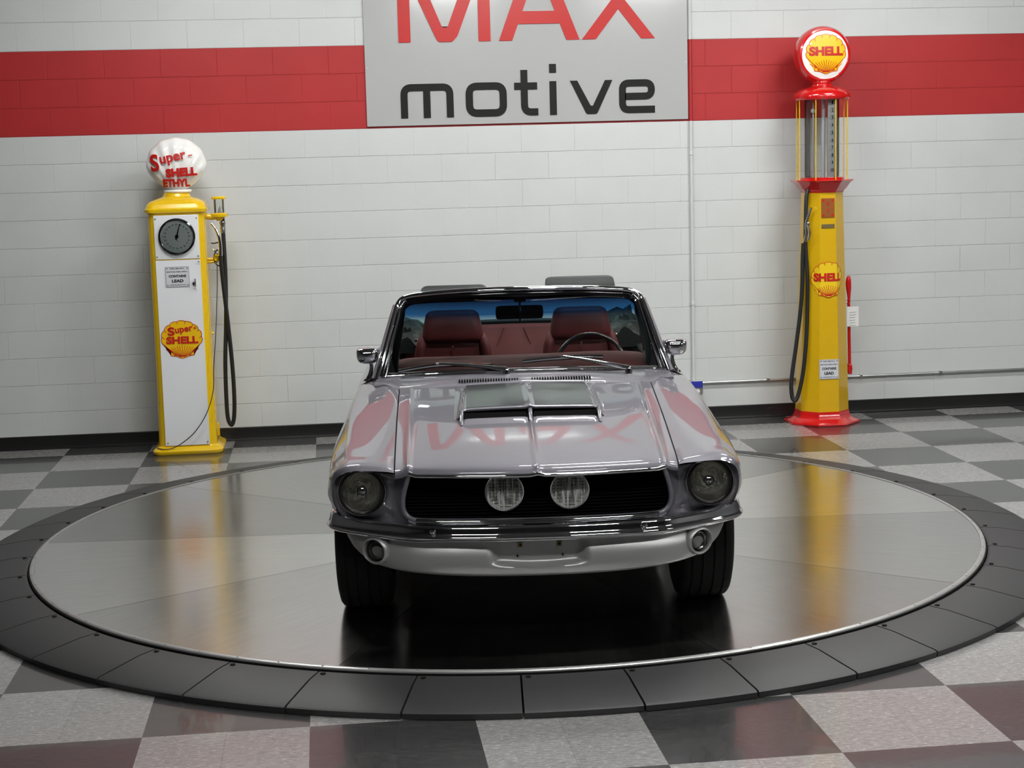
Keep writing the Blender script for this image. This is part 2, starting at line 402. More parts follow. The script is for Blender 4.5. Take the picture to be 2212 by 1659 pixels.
# ================================================================== SIGN
sg = thing('wall_sign', 'large grey sign board with red and black lettering on the block wall', 'sign', (3.5195, 0, 2.323))
SX = 3.5195; SZ = 2.323
b = BM(); box(b, -1.2175, 1.2175, -.016, -.001, 0, 1.9, .002); obj('panel', b, M_sign, sg, False)
def rnd(poly, rad, seg=5, which=None):
    out = []; n = len(poly)
    for i in range(n):
        p = Vector(poly[i]); a = Vector(poly[i-1]); c = Vector(poly[(i+1) % n]); rr = rad[i] if isinstance(rad, (list, tuple)) else rad
        if rr <= 0: out.append(tuple(p)); continue
        ua = (a-p).normalized(); uc = (c-p).normalized(); ang = ua.angle(uc)
        dd = min(rr/math.tan(ang/2), (a-p).length*.48, (c-p).length*.48)
        p0 = p+ua*dd; p1 = p+uc*dd
        for q in range(seg+1):
            t = q/seg; out.append(tuple(p0*(1-t)**2+p*2*t*(1-t)+p1*t*t))
    return out
def letter(poly_list, m, name='letter'):
    b = BM()
    for q, poly in enumerate(poly_list): prism(b, [(x-SX, z-SZ) for x, z in poly], -.022-.0004*q, -.0162)
    return obj(name, b, m, sg, False)
def stroke_letter(paths, wd, m, sgrid=0):
    b = BM()
    for q, (pts, closed) in enumerate(paths):
        ribbon(b, [(x-SX, z-SZ) for x, z in pts], wd, -.022-.0004*q, closed, .0058)
    return obj('letter', b, m, sg, False)
zb, zt = 2.931, 3.50
def part_lab(o, s): o['label'] = s; return o
# M A X
sw = .09
letter([rnd([(2.556, zb), (2.646, zb), (2.646, zt), (2.556, zt)], .006), rnd([(3.152, zb), (3.242, zb), (3.242, zt), (3.152, zt)], .006),
        rnd([(2.592, zt), (2.827, 2.972), (2.850, zb), (2.955, zb), (2.995, 2.972), (3.206, zt), (3.104, zt), (2.922, 3.036), (2.883, 3.036), (2.694, zt)], [0, .05, .03, .03, .05, 0, 0, .012, .012, 0])], M_letter_red)
letter([[(3.304, zb), (3.404, zb), (3.620, zt), (3.520, zt)], [(3.812, zb), (3.912, zb), (3.690, zt), (3.590, zt)], [(3.40, 3.052), (3.815, 3.052), (3.775, 3.145), (3.44, 3.145)]], M_letter_red)
letter([[(3.930, zb), (4.035, zb), (4.487, zt), (4.382, zt)], [(4.487, zb), (4.382, zb), (3.930, zt), (4.035, zt)]], M_letter_red)
# motive
s2 = .052; h2 = s2/2
def rp(poly, rad, seg=6, closed=False):
    out = []; n = len(poly)
    for i in range(n):
        p = Vector(poly[i])
        if not closed and i in (0, n-1): out.append(tuple(p)); continue
        a = Vector(poly[i-1]); c = Vector(poly[(i+1) % n]); ua = (a-p).normalized(); uc = (c-p).normalized()
        dd = min(rad, (a-p).length*.5, (c-p).length*.5)
        for q in range(seg+1):
            t = q/seg; out.append(tuple((p+ua*dd)*(1-t)**2+p*2*t*(1-t)+(p+uc*dd)*t*t))
    return out
zl = 2.378; zx = 2.628
stroke_letter([(rp([(2.583, zl), (2.583, zx-h2), (2.925, zx-h2), (2.925, zl)], .055), False), ([(2.752, zl), (2.752, zx-h2)], False)], s2, M_letter_blk)
stroke_letter([(rp([(3.070, zl+h2), (3.070, zx-h2), (3.325, zx-h2), (3.325, zl+h2)], .06, closed=True), True)], s2+.002, M_letter_blk)
stroke_letter([(rp([(3.485, 2.715), (3.485, zl+h2), (3.588, zl+h2)], .06), False), ([(3.410, zx-.032), (3.583, zx-.032)], False)], s2, M_letter_blk)
stroke_letter([([(3.703, zl), (3.703, zx)], False), ([(3.703, 2.690), (3.703, 2.755)], False)], s2, M_letter_blk)
letter([rnd([(3.832, zx), (3.888, zx), (3.988, zl+.06), (4.004, zl+.06), (4.100, zx), (4.156, zx), (4.035, zl), (3.955, zl)], [0, 0, .008, .008, 0, 0, .025, .025], 4)], M_letter_blk)
stroke_letter([(rp([(4.480, zl+h2), (4.232, zl+h2), (4.232, zx-h2), (4.455, zx-h2), (4.455, zl+.125), (4.250, zl+.125)], .05), False)], s2, M_letter_blk)
for sx, sz in ((-1.20, .43), (1.20, .43), (-1.20, 1.3), (1.20, 1.3)): b = BM(); cyl(b, (sx, -.019, sz), .005, .003, 'Y', 12); obj('screw_head', b, M_galv, sg)

# ================================================================== CONDUIT, OUTLET
b = BM(); tube(b, [(4.757, -.016, .31), (4.757, -.016, H)], .013, 14)
for z in (.9, 2.05, 3.4): cyl(b, (4.757, -.016, z), .017, .03, 'Z', 14, .003)
tag(obj('electrical_conduit', b, M_pipe_paint), 'thin vertical conduit painted like the wall, running down beside the grey sign', 'conduit')
b = BM(); tube(b, [(4.822, -.018, .292), (X1, -.018, .292)], .011, 14)
for x in (5.35, 6.1, 6.75, 7.6): box(b, x-.012, x+.012, -.03, -.002, .276, .308, .003)
tag(obj('electrical_conduit', b, M_galv), 'bare metal conduit running horizontally low along the block wall', 'conduit')
t = thing('outlet_box', 'small metal outlet box with a blue cover low on the wall', 'outlet box', (4.770, 0, .262))
b = BM(); box(b, -.052, .052, -.05, -.001, -.055, .055, .004); obj('box', b, M_galv, t)
b = BM(); box(b, -.050, .050, -.056, -.050, -.002, .048, .002); part_label(obj('cover', b, M_blue, t), 'bright blue cover')
b = BM(); cyl(b, (.012, -.056, -.028), .016, .006, 'Y', 20); obj('receptacle', b, M_white, t)

# ================================================================== TURNTABLE
TCX, TCY, TG = 2.876, -3.672, .075
tt = thing('car_turntable', 'round brushed metal car turntable with black segmented ramp ring', 'turntable', (TCX, TCY, 0))
RT = 2.475
def plate_mat(i, tang):
    m = mat('brushed_plate', (.42, .415, .405), .27, 1.); k = N(m)
    k.b.inputs['Anisotropic'].default_value = .25
    uv = k.n('ShaderNodeTangent', direction_type='UV_MAP', uv_map='brush'); k.link(uv.outputs[0], 'Tangent')
    uvn = k.n('ShaderNodeUVMap', uv_map='brush'); mp = k.n('ShaderNodeMapping', i_0=uvn.outputs[0]); mp.inputs['Scale'].default_value = (1.5, 14, 1)
    n1 = k.n('ShaderNodeTexNoise', i_0=mp.outputs[0], i_Scale=2.5, i_Detail=6., i_Roughness=.65)
    geo = k.n('ShaderNodeNewGeometry'); n2 = k.n('ShaderNodeTexNoise', i_0=geo.outputs['Position'], i_Scale=2.4, i_Detail=5.)
    rr = k.math('ADD', k.math('MULTIPLY_ADD', n2.outputs['Fac'], .10, .10), k.math('MULTIPLY', n1.outputs['Fac'], .07)); k.link(rr, 'Roughness')
    g = (1.28, .86, .95, .95, .84, 1.24, 1.06, .80, .86, 1.0)[i]  # per-plate tone: reflected sheen that varies with brush direction, put into base colour
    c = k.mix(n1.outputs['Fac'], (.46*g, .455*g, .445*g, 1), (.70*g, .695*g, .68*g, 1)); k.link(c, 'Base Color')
    return m
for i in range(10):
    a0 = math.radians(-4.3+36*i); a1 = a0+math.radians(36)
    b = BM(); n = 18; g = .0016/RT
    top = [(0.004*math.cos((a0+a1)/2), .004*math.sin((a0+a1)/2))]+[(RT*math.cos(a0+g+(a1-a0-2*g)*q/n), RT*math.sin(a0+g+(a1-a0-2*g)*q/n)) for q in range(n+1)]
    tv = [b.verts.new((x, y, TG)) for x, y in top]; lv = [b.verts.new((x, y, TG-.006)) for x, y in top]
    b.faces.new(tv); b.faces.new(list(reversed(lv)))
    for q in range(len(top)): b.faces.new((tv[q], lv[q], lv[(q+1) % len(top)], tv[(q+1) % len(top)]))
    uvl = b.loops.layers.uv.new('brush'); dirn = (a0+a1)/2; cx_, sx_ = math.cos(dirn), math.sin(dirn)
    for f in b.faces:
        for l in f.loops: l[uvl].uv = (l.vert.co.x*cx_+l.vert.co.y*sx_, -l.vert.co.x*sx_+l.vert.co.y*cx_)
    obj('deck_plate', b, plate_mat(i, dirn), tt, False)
b = BM(); lathe(b, [(RT+.001, TG-.02), (RT+.001, TG+.0035), (RT+.017, TG+.0035), (RT+.023, TG-.001), (RT+.025, TG-.02)], 160)
for i in range(80):
    a = math.radians(-4.3-1.4+4.5*i); cyl(b, ((RT+.0115)*math.cos(a), (RT+.0115)*math.sin(a), TG+.0036), .005, .0025, 'Z', 8)
obj('edge_band', b, mat('edge_aluminium', (.46, .46, .45), .3, .6), tt)
b = BM(); lathe(b, [(1e-4, TG-.0065), (RT+.03, TG-.0065), (RT+.03, .001), (1e-4, .001)], 96); obj('deck_core', b, M_blackmat, tt)
NS = 39
RI, RO = RT+.034, 2.838
for i in range(NS):
    a0 = math.radians(-95.3+360/NS*i); da = 2*PI/NS; g = .004/2.7
    prof = [(RI, .002), (RI, .060), (RI+.012, .066), (RI+.10, .062), (RO-.012, .030), (RO, .024), (RO-.002, .002)]
    rows = []
    for q in range(7):
        a = a0+g+(da-2*g)*q/6; rows.append([(rr*math.cos(a), rr*math.sin(a), z) for rr, z in prof])
    b = BM(); V = grid(b, rows)
    for rw in (V[0], V[-1]): b.faces.new(rw)
    sgm = obj('ramp_segment', b, M_ramp, tt, True, angle=20)
    b = BM(); a = a0+da*.07; cyl(b, ((RI+.035)*math.cos(a), (RI+.035)*math.sin(a), .062), .011, .0065, 'Z', 12); obj('bolt', b, M_blackmat, sgm)

# ================================================================== SHELL EMBLEM
def shell_outline(w2, h, n=9):
    """fan outline; w2 half width, origin at centre of the fan"""
    P = []; K = n; sp = math.radians(220); st = math.radians(-20)
    for i in range(K*6+1):
        a = st+sp*i/(K*6); ph = (i % 6)/6
        rr = 1-.055*(1-math.sin(PI*((i/6) % 1)))**1.5 if True else 1
        P.append((w2*rr*math.cos(a), h*rr*math.sin(a)*.96))
    P += [(-w2*.56, -h*.66), (-w2*.56, -h*.93), (-w2*.30, -h*.96), (-w2*.12, -h*1.05), (0, -h*1.09), (w2*.12, -h*1.05), (w2*.30, -h*.96), (w2*.56, -h*.93), (w2*.56, -h*.66)]
    return P
def shell_emblem(parent, x, y, z, w2, h, top='SHELL', sup=None, yel=M_logo_y, rays_from=-.42):
    P = shell_outline(w2, h)
    b = BM(); prism(b, [(px+x, pz+z) for px, pz in P], y-.003, y); e = obj('shell_emblem', b, yel, parent, False)
    b = BM(); ribbon(b, [(px+x, pz+z) for px, pz in P], w2*.025, y-.0045, True, .002)
    for i in range(1, 9):                     # notches between the lobes
        a = math.radians(-20+220*i/9); x1, z1 = w2*.93*math.cos(a), h*.90*math.sin(a)
        ax, az = 0, -h*1.0; dx, dz = ax-x1, az-z1; L = math.hypot(dx, dz); f = .13*h/L
        ribbon(b, [(x+x1, z+z1), (x+x1+dx*f, z+z1+dz*f)], w2*.025, y-.0045, False, .002)
    for i in range(13):                       # fan of rays under the word
        t = -1+2*i/12; sx = t*w2*.80; sz = -h*(.36+.22*abs(t)); ex, ez = t*w2*.10, -h*1.0
        ribbon(b, [(x+sx, z+sz), (x+ex, z+ez)], w2*.022, y-.0045, False, .002)
    for sgn in (-1, 1):
        ribbon(b, [(x+sgn*w2*.56, z-h*.66), (x+sgn*w2*.30, z-h*.94)], w2*.03, y-.0045, False, .002)
        ribbon(b, [(x+sgn*w2*.40, z-h*.86), (x+sgn*w2*.40, z-h*.97)], w2*.03, y-.0045, False, .002)
    obj('outline', b, M_logo_r if yel is not M_logo_y else M_logo_r, e)
    if sup:
        bt = move(text_h(top, w2*1.55, h*.40, off=.004*w2/.16), x+w2*.02, y-.0055, z-h*.10)
        bt2 = move(text_h('S', w2*.34, h*.46, off=.003), x-w2*.50, y-.0055, z+h*.38, .05)
        bt3 = move(text_h('uper', w2*.86, h*.36, off=.0015), x+w2*.13, y-.0055, z+h*.40, .12)
        bt4 = BM(); ribbon(bt4, [(x+w2*.60, z+h*.56), (x+w2*.72, z+h*.57)], w2*.03, y-.0063, False, .002); ribbon(bt4, [(x+w2*.60, z+h*.50), (x+w2*.72, z+h*.51)], w2*.03, y-.0063, False, .002)
        for q in (bt2, bt3, bt4): join(bt, q)
    else:
        bt = move(text_h(top, w2*1.68, h*.48, off=.005*w2/.16), x, y-.0055, z+h*.08)
    obj('lettering', bt, M_logo_r, e, False)
    return e
def lead_plate(parent, x0, x1, z0, z1, y, tilt=0):
    b = BM(); box(b, x0, x1, y-.003, y, z0, z1, .001); e = obj('warning_plate', b, M_plate, parent, False)
    cx, cz, w_, h_ = (x0+x1)/2, (z0+z1)/2, x1-x0, z1-z0
    b = BM()
    for s_, ww, hh, zz, of in (('FOR USE AS A', .60, .055, .40, .0003), ('MOTOR FUEL ONLY', .86, .055, .245, .0003), ('CONTAINS', .72, .13, .035, .0012), ('LEAD', .48, .15, -.20, .0016), ('(TETRAETHYL)', .66, .055, -.40, .0003)):
        join(b, move(text_h(s_, w_*ww, h_*hh, off=of, ext=.0004), cx, y-.0036, cz+h_*zz))
    ribbon(b, [(x0+.004, z0+.004), (x1-.004, z0+.004), (x1-.004, z1-.004), (x0+.004, z1-.004)], .0015, y-.0038, True, .001)
    for px, pz in ((x0+.014, z0+.014), (x1-.014, z0+.014), (x0+.014, z1-.014), (x1-.014, z1-.014)): cyl(b, (px, y-.0045, pz), .004, .002, 'Y', 10)
    obj('lettering', b, M_ink, e, False)

# ================================================================== LEFT PUMP
PX, PY = .905, -.285
lp = thing('fuel_pump', 'yellow and white fuel pump with round dial and white scallop globe, left of the car', 'fuel pump', (PX, PY, 0))
def rrect(hx, hy, rc, n=6):
    out = []
    for sx, sy, a0 in ((1, 1, 0), (-1, 1, 90), (-1, -1, 180), (1, -1, 270)):
        for q in range(n+1):
            a = math.radians(a0+90*q/n); out.append((sx*(hx-rc)+rc*math.cos(a), sy*(hy-rc)+rc*math.sin(a)))
    return out
def rloft(bm, secs):
    rows = [[(x+ox, y, z) for x, y in rrect(hx, hy, rc)] for hx, hy, rc, z, ox in secs]
    V = grid(bm, rows, closeu=True)
    for rw in (V[0], V[-1]):
        try: bm.faces.new(rw)
        except ValueError: pass
b = BM(); rloft(b, [(.245, .235, .06, .001, 0), (.252, .242, .062, .012, 0), (.252, .242, .062, .028, 0), (.240, .230, .06, .042, 0), (.222, .21, .055, .050, 0), (.212, .202, .05, .062, 0)]); obj('base', b, M_yellow, lp)
b = BM(); rloft(b, [(.210, .200, .05, .060, 0), (.203, .194, .05, .40, 0), (.200, .192, .05, 1.735, 0)]); obj('column', b, M_yellow, lp)
b = BM(); rloft(b, [(.203, .195, .05, 1.734, 0), (.218, .21, .055, 1.745, 0), (.220, .212, .055, 1.765, 0), (.210, .20, .055, 1.778, 0), (.205, .195, .06, 1.80, 0), (.185, .175, .07, 1.822, 0), (.13, .125, .07, 1.842, 0), (.10, .10, .09, 1.855, 0), (.092, .092, .09, 1.875, 0), (.088, .088, .085, 1.885, 0)]); obj('cap', b, M_yellow, lp)
FY = -.198
b = BM(); box(b, .750-PX, 1.063-PX, FY-.004, FY+.02, 1.412, 1.725, .003); obj('dial_panel', b, M_white, lp)
b = BM(); grid(b, [[(.746-PX+.0*k, FY-.006-.006*(1-z), z) , (1.060-PX+.002, FY-.006-.006*(1-z), z)] for k, z in ((0, .07), (1, 1.405))])
r_ = b; b = BM(); box(b, .749-PX, 1.063-PX, -.214, FY+.01, .066, 1.405, .003)
for v in b.verts:
    if v.co.y < FY-.005: v.co.y = FY-.004-.010*(1-v.co.z/1.4)
r_.free(); obj('front_panel', b, M_white, lp)
for px, pz in ((.762, 1.70), (1.050, 1.70), (.762, 1.43), (1.050, 1.43), (.765, .085), (1.05, .085), (1.052, 1.39)): b = BM(); cyl(b, (px-PX, FY-(.008 if pz > 1.4 else .018), pz), .005, .006, 'Y', 10); obj('screw_head', b, M_brass, lp)
GX, GZ = .908-PX, 1.573
b = BM(); lathe(b, [(.115, -.010), (.115, -.024), (.120, -.028), (.129, -.022), (.131, -.004), (.131, .01)], 64, (GX, FY, GZ), 'Y'); dl = obj('dial', b, M_blackgloss, lp)
b = BM(); cyl(b, (GX, FY-.012, GZ), .116, .006, 'Y', 48); obj('dial_face', b, M_dial, dl)
b = BM()
for i in range(60):
    a = 2*PI*i/60; r0 = .103 if i % 3 else .098
    ribbon(b, [(GX+r0*math.cos(a), GZ+r0*math.sin(a)), (GX+.108*math.cos(a), GZ+.108*math.sin(a))], .0012, FY-.0135, False, .001)
for i in range(20):
    a = PI/2-2*PI*i/20
    join(b, move(text_h(str(i if i else 20), .010 if i < 10 and i else .014, .012, off=.0004, ext=.0004), GX+.085*math.cos(a), FY-.0132, GZ+.085*math.sin(a)))
for q in range(2): join(b, move(text_h('G', .010, .012, ext=.0004), GX, FY-.0132, GZ-.030))
obj('dial_numerals', b, M_ink, dl, False)
b = BM(); ribbon(b, [(GX-.006, GZ-.022), (GX+.024, GZ+.088)], .012, FY-.018, False, .002, lambda t: 1-.7*t); cyl(b, (GX, FY-.022, GZ), .013, .01, 'Y', 24, .003); obj('needle', b, M_blackgloss, dl)
b = BM(); lathe(b, [(1e-4, -.027), (.06, -.0265), (.113, -.024)], 48, (GX, FY, GZ), 'Y'); obj('dial_glass', b, M_clear, dl)
lead_plate(lp, .812-PX, .982-PX, 1.213, 1.360, FY-.006)
b = BM(); tube(b, [(1.020-PX, FY-.012, 1.268), (1.022-PX, FY-.03, 1.262), (1.022-PX, FY-.03, 1.225), (1.018-PX, FY-.012, 1.205)], .008, 10, smooth=5, flat=(1, .7)); cyl(b, (1.012-PX, FY-.012, 1.235), .012, .008, 'Y', 16); obj('latch_handle', b, M_chrome, lp)
shell_emblem(lp, .904-PX, FY-.007, .845, .146, .134, 'SHELL', 'Super')
# scallop globe
def globe():
    b = BM(); n, m_ = 256, 30; W, Hh, D = .214, .197, .105
    rows_f, rows_b = [], []
    for k_ in range(m_+1):
        s_ = math.sin(PI/2*k_/m_); ff, bb = [], []
        for i in range(n):
            a = 2*PI*i/n; ca, sa = math.cos(a), math.sin(a)
            w_ = W*(1 if sa > -.15 else 1-.32*((-sa-.15)/.85)**1.5); hh = Hh
            x, z = w_*ca*s_, hh*sa*s_
            if sa < 0: z *= .97
            ap = math.atan2(x, z+.235); dist = math.hypot(x, z+.235)/.43
            rib = math.cos(ap*26)*.0046*min(1, max(0, dist-.12)*1.8)
            dd = D*math.sqrt(max(0, 1-s_**2.6))
            k2 = 1+rib*2.4*s_**4
            ff.append((x*k2, -dd-rib*(1-s_**6)*1.0, z*k2)); bb.append((x*k2, dd+rib*(1-s_**6), z*k2))
        rows_f.append(ff); rows_b.append(bb)
    grid(b, rows_f, closeu=True); grid(b, rows_b, closeu=True)
    for v in b.verts: v.co += Vector((.915-PX, 0, 2.078))
    cyl(b, (.915-PX, 0, 1.880), .100, .022, 'Z', 40, .006)
    return obj('globe', b, M_milk, lp, True, angle=180)
gl = globe()
def globe_text(s_, w_, h_, x, z, rot=0, off=.0):
    bt = move(text_h(s_, w_, h_, off=off, ext=.001), x, 0, z, rot)
    bmesh.ops.triangulate(bt, faces=bt.faces); 
    bmesh.ops.subdivide_edges(bt, edges=[e for e in bt.edges if e.calc_length() > .02], cuts=2)
    for v in bt.verts:
        s_2 = min(.98, math.hypot(v.co.x/.214, v.co.z/.197)); v.co.y += -.105*math.sqrt(1-s_2**2.6)-.012
    return move(bt, .915-PX, 0, 2.078)
b = globe_text('S', .063, .122, -.147, .018, .10, .005); join(b, globe_text('uper', .188, .072, -.012, .040, .19, .0022)); join(b, globe_text('-', .028, .009, .108, .066, .1, .003))
join(b, globe_text('SHELL', .220, .063, .040, -.052, .05, .005)); join(b, globe_text('ETHYL', .190, .058, .000, -.128, .0, .005))
obj('lettering', b, M_logo_r, gl, False)
# right-hand fittings: sight glass, hose, nozzle, wheel
SGx, SGy = 1.205-PX, -.06
b = BM(); lathe(b, [(1e-4, 1.846), (.046, 1.846), (.052, 1.838), (.050, 1.826), (.03, 1.824)], 32, (SGx, SGy, 0)); cap_bm = b; b = BM(); lathe(b, [(.03, 1.728), (.050, 1.728), (.062, 1.720), (.060, 1.700), (.035, 1.694), (.02, 1.67), (1e-4, 1.67)], 32, (SGx, SGy, 0))
tube(b, [(SGx, SGy, 1.705), (SGx-.06, SGy, 1.70), (SGx-.125, SGy, 1.715)], .022, 14, smooth=4)
sgl = obj('sight_glass', b, M_yellow, lp); obj('glass_cap', cap_bm, M_yellow, sgl)
b = BM()
for q in range(4):
    a = PI/4+q*PI/2; cyl(b, (SGx+.044*math.cos(a), SGy+.044*math.sin(a), 1.722), .003, .108, 'Z', 8)
obj('guard_rod', b, M_brass, sgl)
b = BM(); lathe(b, [(.036, 1.726), (.036, 1.826)], 28, (SGx, SGy, 0)); obj('glass_tube', b, M_clear, sgl)
b = BM(); lathe(b, [(1e-4, .05), (.012, .03), (.018, 0), (1e-4, 0)], 12, (SGx+.008, SGy, 1.730)); obj('spinner', b, M_white, sgl)
hx = SGx+.020
b = BM(); tube(b, [(hx, SGy, 1.69), (hx, SGy, 1.64), (hx+.002, SGy-.005, 1.3), (hx-.010, SGy-.01, .95), (hx-.030, SGy-.02, .65), (hx-.036, SGy-.02, .35), (hx-.030, SGy-.02, .22), (hx-.008, SGy-.02, .178), (hx+.012, SGy-.02, .23), (hx+.022, SGy-.02, .40), (hx+.018, SGy-.02, .65), (hx+.002, SGy-.03, .95), (hx-.014, SGy-.04, 1.2), (hx-.025, SGy-.045, 1.42)], .0155, 12, smooth=6); obj('hose', b, M_hose, lp)
b = BM(); lathe(b, [(.022, 1.665), (.024, 1.655), (.018, 1.63), (.021, 1.62), (.019, 1.58)], 20, (hx, SGy, 0)); obj('hose_coupling', b, M_steel, lp)
nz_ = [(hx-.025, SGy-.05, 1.42), (hx-.022, SGy-.05, 1.50), (hx-.030, SGy-.05, 1.56), (hx-.052, SGy-.05, 1.62), (hx-.080, SGy-.05, 1.655)]
b = BM(); tube(b, nz_, lambda t: .017-.009*t, 12, smooth=5); tube(b, [(hx-.028, SGy-.05, 1.52), (hx-.065, SGy-.05, 1.512), (hx-.085, SGy-.05, 1.515)], .006, 8, smooth=3); tube(b, [(hx-.075, SGy-.05, 1.48), (hx-.055, SGy-.05, 1.44), (hx-.030, SGy-.05, 1.43)], .005, 8, smooth=4); obj('nozzle', b, M_chrome, lp)
b = BM(); cyl(b, (.18, -.05, 1.395), .013, .10, 'X', 14); cyl(b, (.18, -.05, 1.375), .010, .09, 'X', 14); cyl(b, (SGx-.035, -.065, 1.38), .022, .05, 'Z', 18, .006); obj('nozzle_holder', b, M_yellow, lp)
b = BM(); tube(b, [(SGx-.018+.034*math.cos(a), -.075, 1.405+.058*math.sin(a)) for a in [2*PI*q/24 for q in range(24)]], .005, 8, closed=True); obj('hook_ring', b, M_blackgloss, lp)
# thin wire
b = BM(); tube(b, [(.268, -.09, 1.36), (.262, -.12, 1.2), (.243, -.20, .90), (.215, -.235, .62), (.203, -.238, .46), (.150, -.245, .30), (.058, -.243, .165), (-.04, -.238, .085), (-.108, -.236, .052), (-.17, -.238, .0475), (-.218, -.21, .052)], .0032, 8, smooth=8); obj('ground_wire', b, M_hose, lp)
b = BM(); box(b, .198, .222, -.05, .02, .10, .19, .004); cyl(b, (.205, -.02, .855), .01, .012, 'X', 12); cyl(b, (.205, -.05, .855), .006, .012, 'X', 12); obj('side_bracket', b, M_yellow, lp)

# ================================================================== RIGHT PUMP
QX, QY = 5.685, -.33
rp_ = thing('fuel_pump', 'tall yellow and red visible glass fuel pump with round globe, standing right of the car', 'fuel pump', (QX, QY, 0))
def octs(bm, secs, cap=True):
    rows = []
    for rad, z in secs:
        R_ = rad/math.cos(PI/8); rows.append([(R_*math.cos(PI/8+q*PI/4), R_*math.sin(PI/8+q*PI/4), z) for q in range(8)])
    V = grid(bm, rows, closeu=True)
    if cap: bm.faces.new(V[0]); bm.faces.new(V[-1])
b = BM(); octs(b, [(.262, .001), (.266, .010), (.262, .020), (.232, .030), (.205, .045), (.192, .070), (.188, .100)]); obj('base', b, M_redgloss, rp_, True, angle=25)
b = BM(); octs(b, [(.186, .099), (.143, 1.752)]); obj('column', b, M_yellow2, rp_, False)
b = BM(); octs(b, [(.146, 1.748), (.150, 1.760), (.165, 1.775), (.198, 1.822), (.218, 1.836), (.214, 1.842), (.19, 1.842)]); lathe(b, [(1e-4, 1.841), (.168, 1.841), (.168, 1.858), (.15, 1.862), (1e-4, 1.862)], 48); obj('collar', b, M_redgloss, rp_, True, angle=25)
b = BM(); lathe(b, [(1e-4, 2.432), (.204, 2.432), (.211, 2.440), (.213, 2.456), (.205, 2.480), (.18, 2.502), (.14, 2.520), (.095, 2.531), (.078, 2.536), (.076, 2.548), (.066, 2.556), (.062, 2.575), (.070, 2.585), (1e-4, 2.59)], 64); obj('dome', b, M_redgloss, rp_)
b = BM()
for q in range(8):
    a = math.radians(202.5+45*q-8); b2 = BM(); cyl(b2, (.192*math.cos(a), .192*math.sin(a), 1.838), .0042, .598, 'Z', 10); obj('guard_rod', b2, M_yellow, rp_)
b.free()
b = BM(); lathe(b, [(.128, 1.862), (.128, 2.432)], 64); obj('glass_cylinder', b, M_clear, rp_)
b = BM(); box(b, .030, .082, -.075, -.069, 1.865, 2.43); box(b, .022, .030, -.080, -.066, 1.865, 2.43, .002); box(b, .082, .090, -.080, -.066, 1.865, 2.43, .002); gs = obj('gauge_strip', b, M_strip, rp_, False)
b = BM(); b2 = BM()
for i in range(10):
    z = 2.412-.0555*i
    cyl(b2, (.056, -.080, z), .0205, .005, 'Y', 24); join(b, move(text_h(str(i+1), .012 if i < 9 else .022, .028, off=.0012, ext=.0005), .056, -.082, z))
obj('gallon_disc', b2, M_white, gs); obj('gallon_numeral', b, M_ink, gs, False)
b = BM(); cyl(b, (.105, -.02, 1.862), .010, .57, 'Z', 16); cyl(b, (-.075, -.03, 1.862), .007, .555, 'Z', 14); cyl(b, (.012, 0, 1.862), .014, .57, 'Z', 16); lathe(b, [(1e-4, 0), (.013, .004), (.018, .018), (.013, .032), (1e-4, .036)], 20, (-.08, -.04, 2.335)); obj('inner_pipe', b, M_strip, rp_)
GZ2 = 2.762
b = BM(); lathe(b, [(1e-4, -.070), (.10, -.072), (.172, -.074), (.180, -.078), (.192, -.074), (.206, -.050), (.212, -.018), (.212, .018), (.206, .050), (.190, .076), (.14, .082), (1e-4, .084)], 72, (0, 0, GZ2), 'Y'); lathe(b, [(.068, 2.584), (.075, 2.570), (.075, 2.556), (.06, 2.55)], 32); g2 = obj('globe', b, M_redgloss, rp_)
b = BM(); lathe(b, [(1e-4, -.096), (.06, -.094), (.12, -.088), (.160, -.080), (.175, -.075)], 64, (0, 0, GZ2), 'Y'); fc = obj('globe_lens', b, M_milk, g2)
def dice(o, step):
    bb = BM(); bb.from_mesh(o.data)
    xs = [v.co.x for v in bb.verts]; zs = [v.co.z for v in bb.verts]
    for ax, lo, hi in ((0, min(xs), max(xs)), (2, min(zs), max(zs))):
        q = lo+step
        while q < hi:
            co = [0, 0, 0]; no = [0, 0, 0]; co[ax] = q; no[ax] = 1
            bmesh.ops.bisect_plane(bb, geom=bb.verts[:]+bb.edges[:]+bb.faces[:], plane_co=co, plane_no=no); q += step
    bb.to_mesh(o.data); bb.free()
def on_lens(o):
    dice(o, .03)
    for v in o.data.vertices:
        rr = math.hypot(v.co.x, v.co.z-GZ2); v.co.y += -.097+.022*(rr/.175)**2
e = shell_emblem(g2, 0.004, 0, GZ2+.012, .153, .142, 'SHELL')
for o in [e]+list(e.children): on_lens(o)
# body marks: x offsets along the front octagon face (face plane leans back slightly)
def fy(z): return -(.186+(.143-.186)*(z-.099)/1.653)-.0015
def on_face(root):
    for o in [root]+list(root.children):
        for v in o.data.vertices: v.co.y += fy(v.co.z)
def drape(root, cut_only=False):
    """lay a flat mark round the octagon's front edges"""
    for o in [root]+list(root.children):
        bb = BM(); bb.from_mesh(o.data)
        for sx in (-1, 1):
            hw = .154/2-.008
            bmesh.ops.bisect_plane(bb, geom=bb.verts[:]+bb.edges[:]+bb.faces[:], plane_co=(sx*.064, 0, 0), plane_no=(1, 0, 0))
        for v in bb.verts:
            hw = -fy(v.co.z)*math.tan(PI/8); ex = abs(v.co.x)-hw
            y = fy(v.co.z)
            if ex > 0: y += ex*math.cos(PI/4)*1.0; v.co.x = math.copysign(hw+ex*math.cos(PI/4), v.co.x)
            v.co.y += y
        bb.to_mesh(o.data); bb.free()
e = shell_emblem(rp_, 0.0, 0, 1.108, .142, .130, 'SHELL', yel=mat('faded_logo_yellow', (.80, .55, .01), .35)); drape(e)
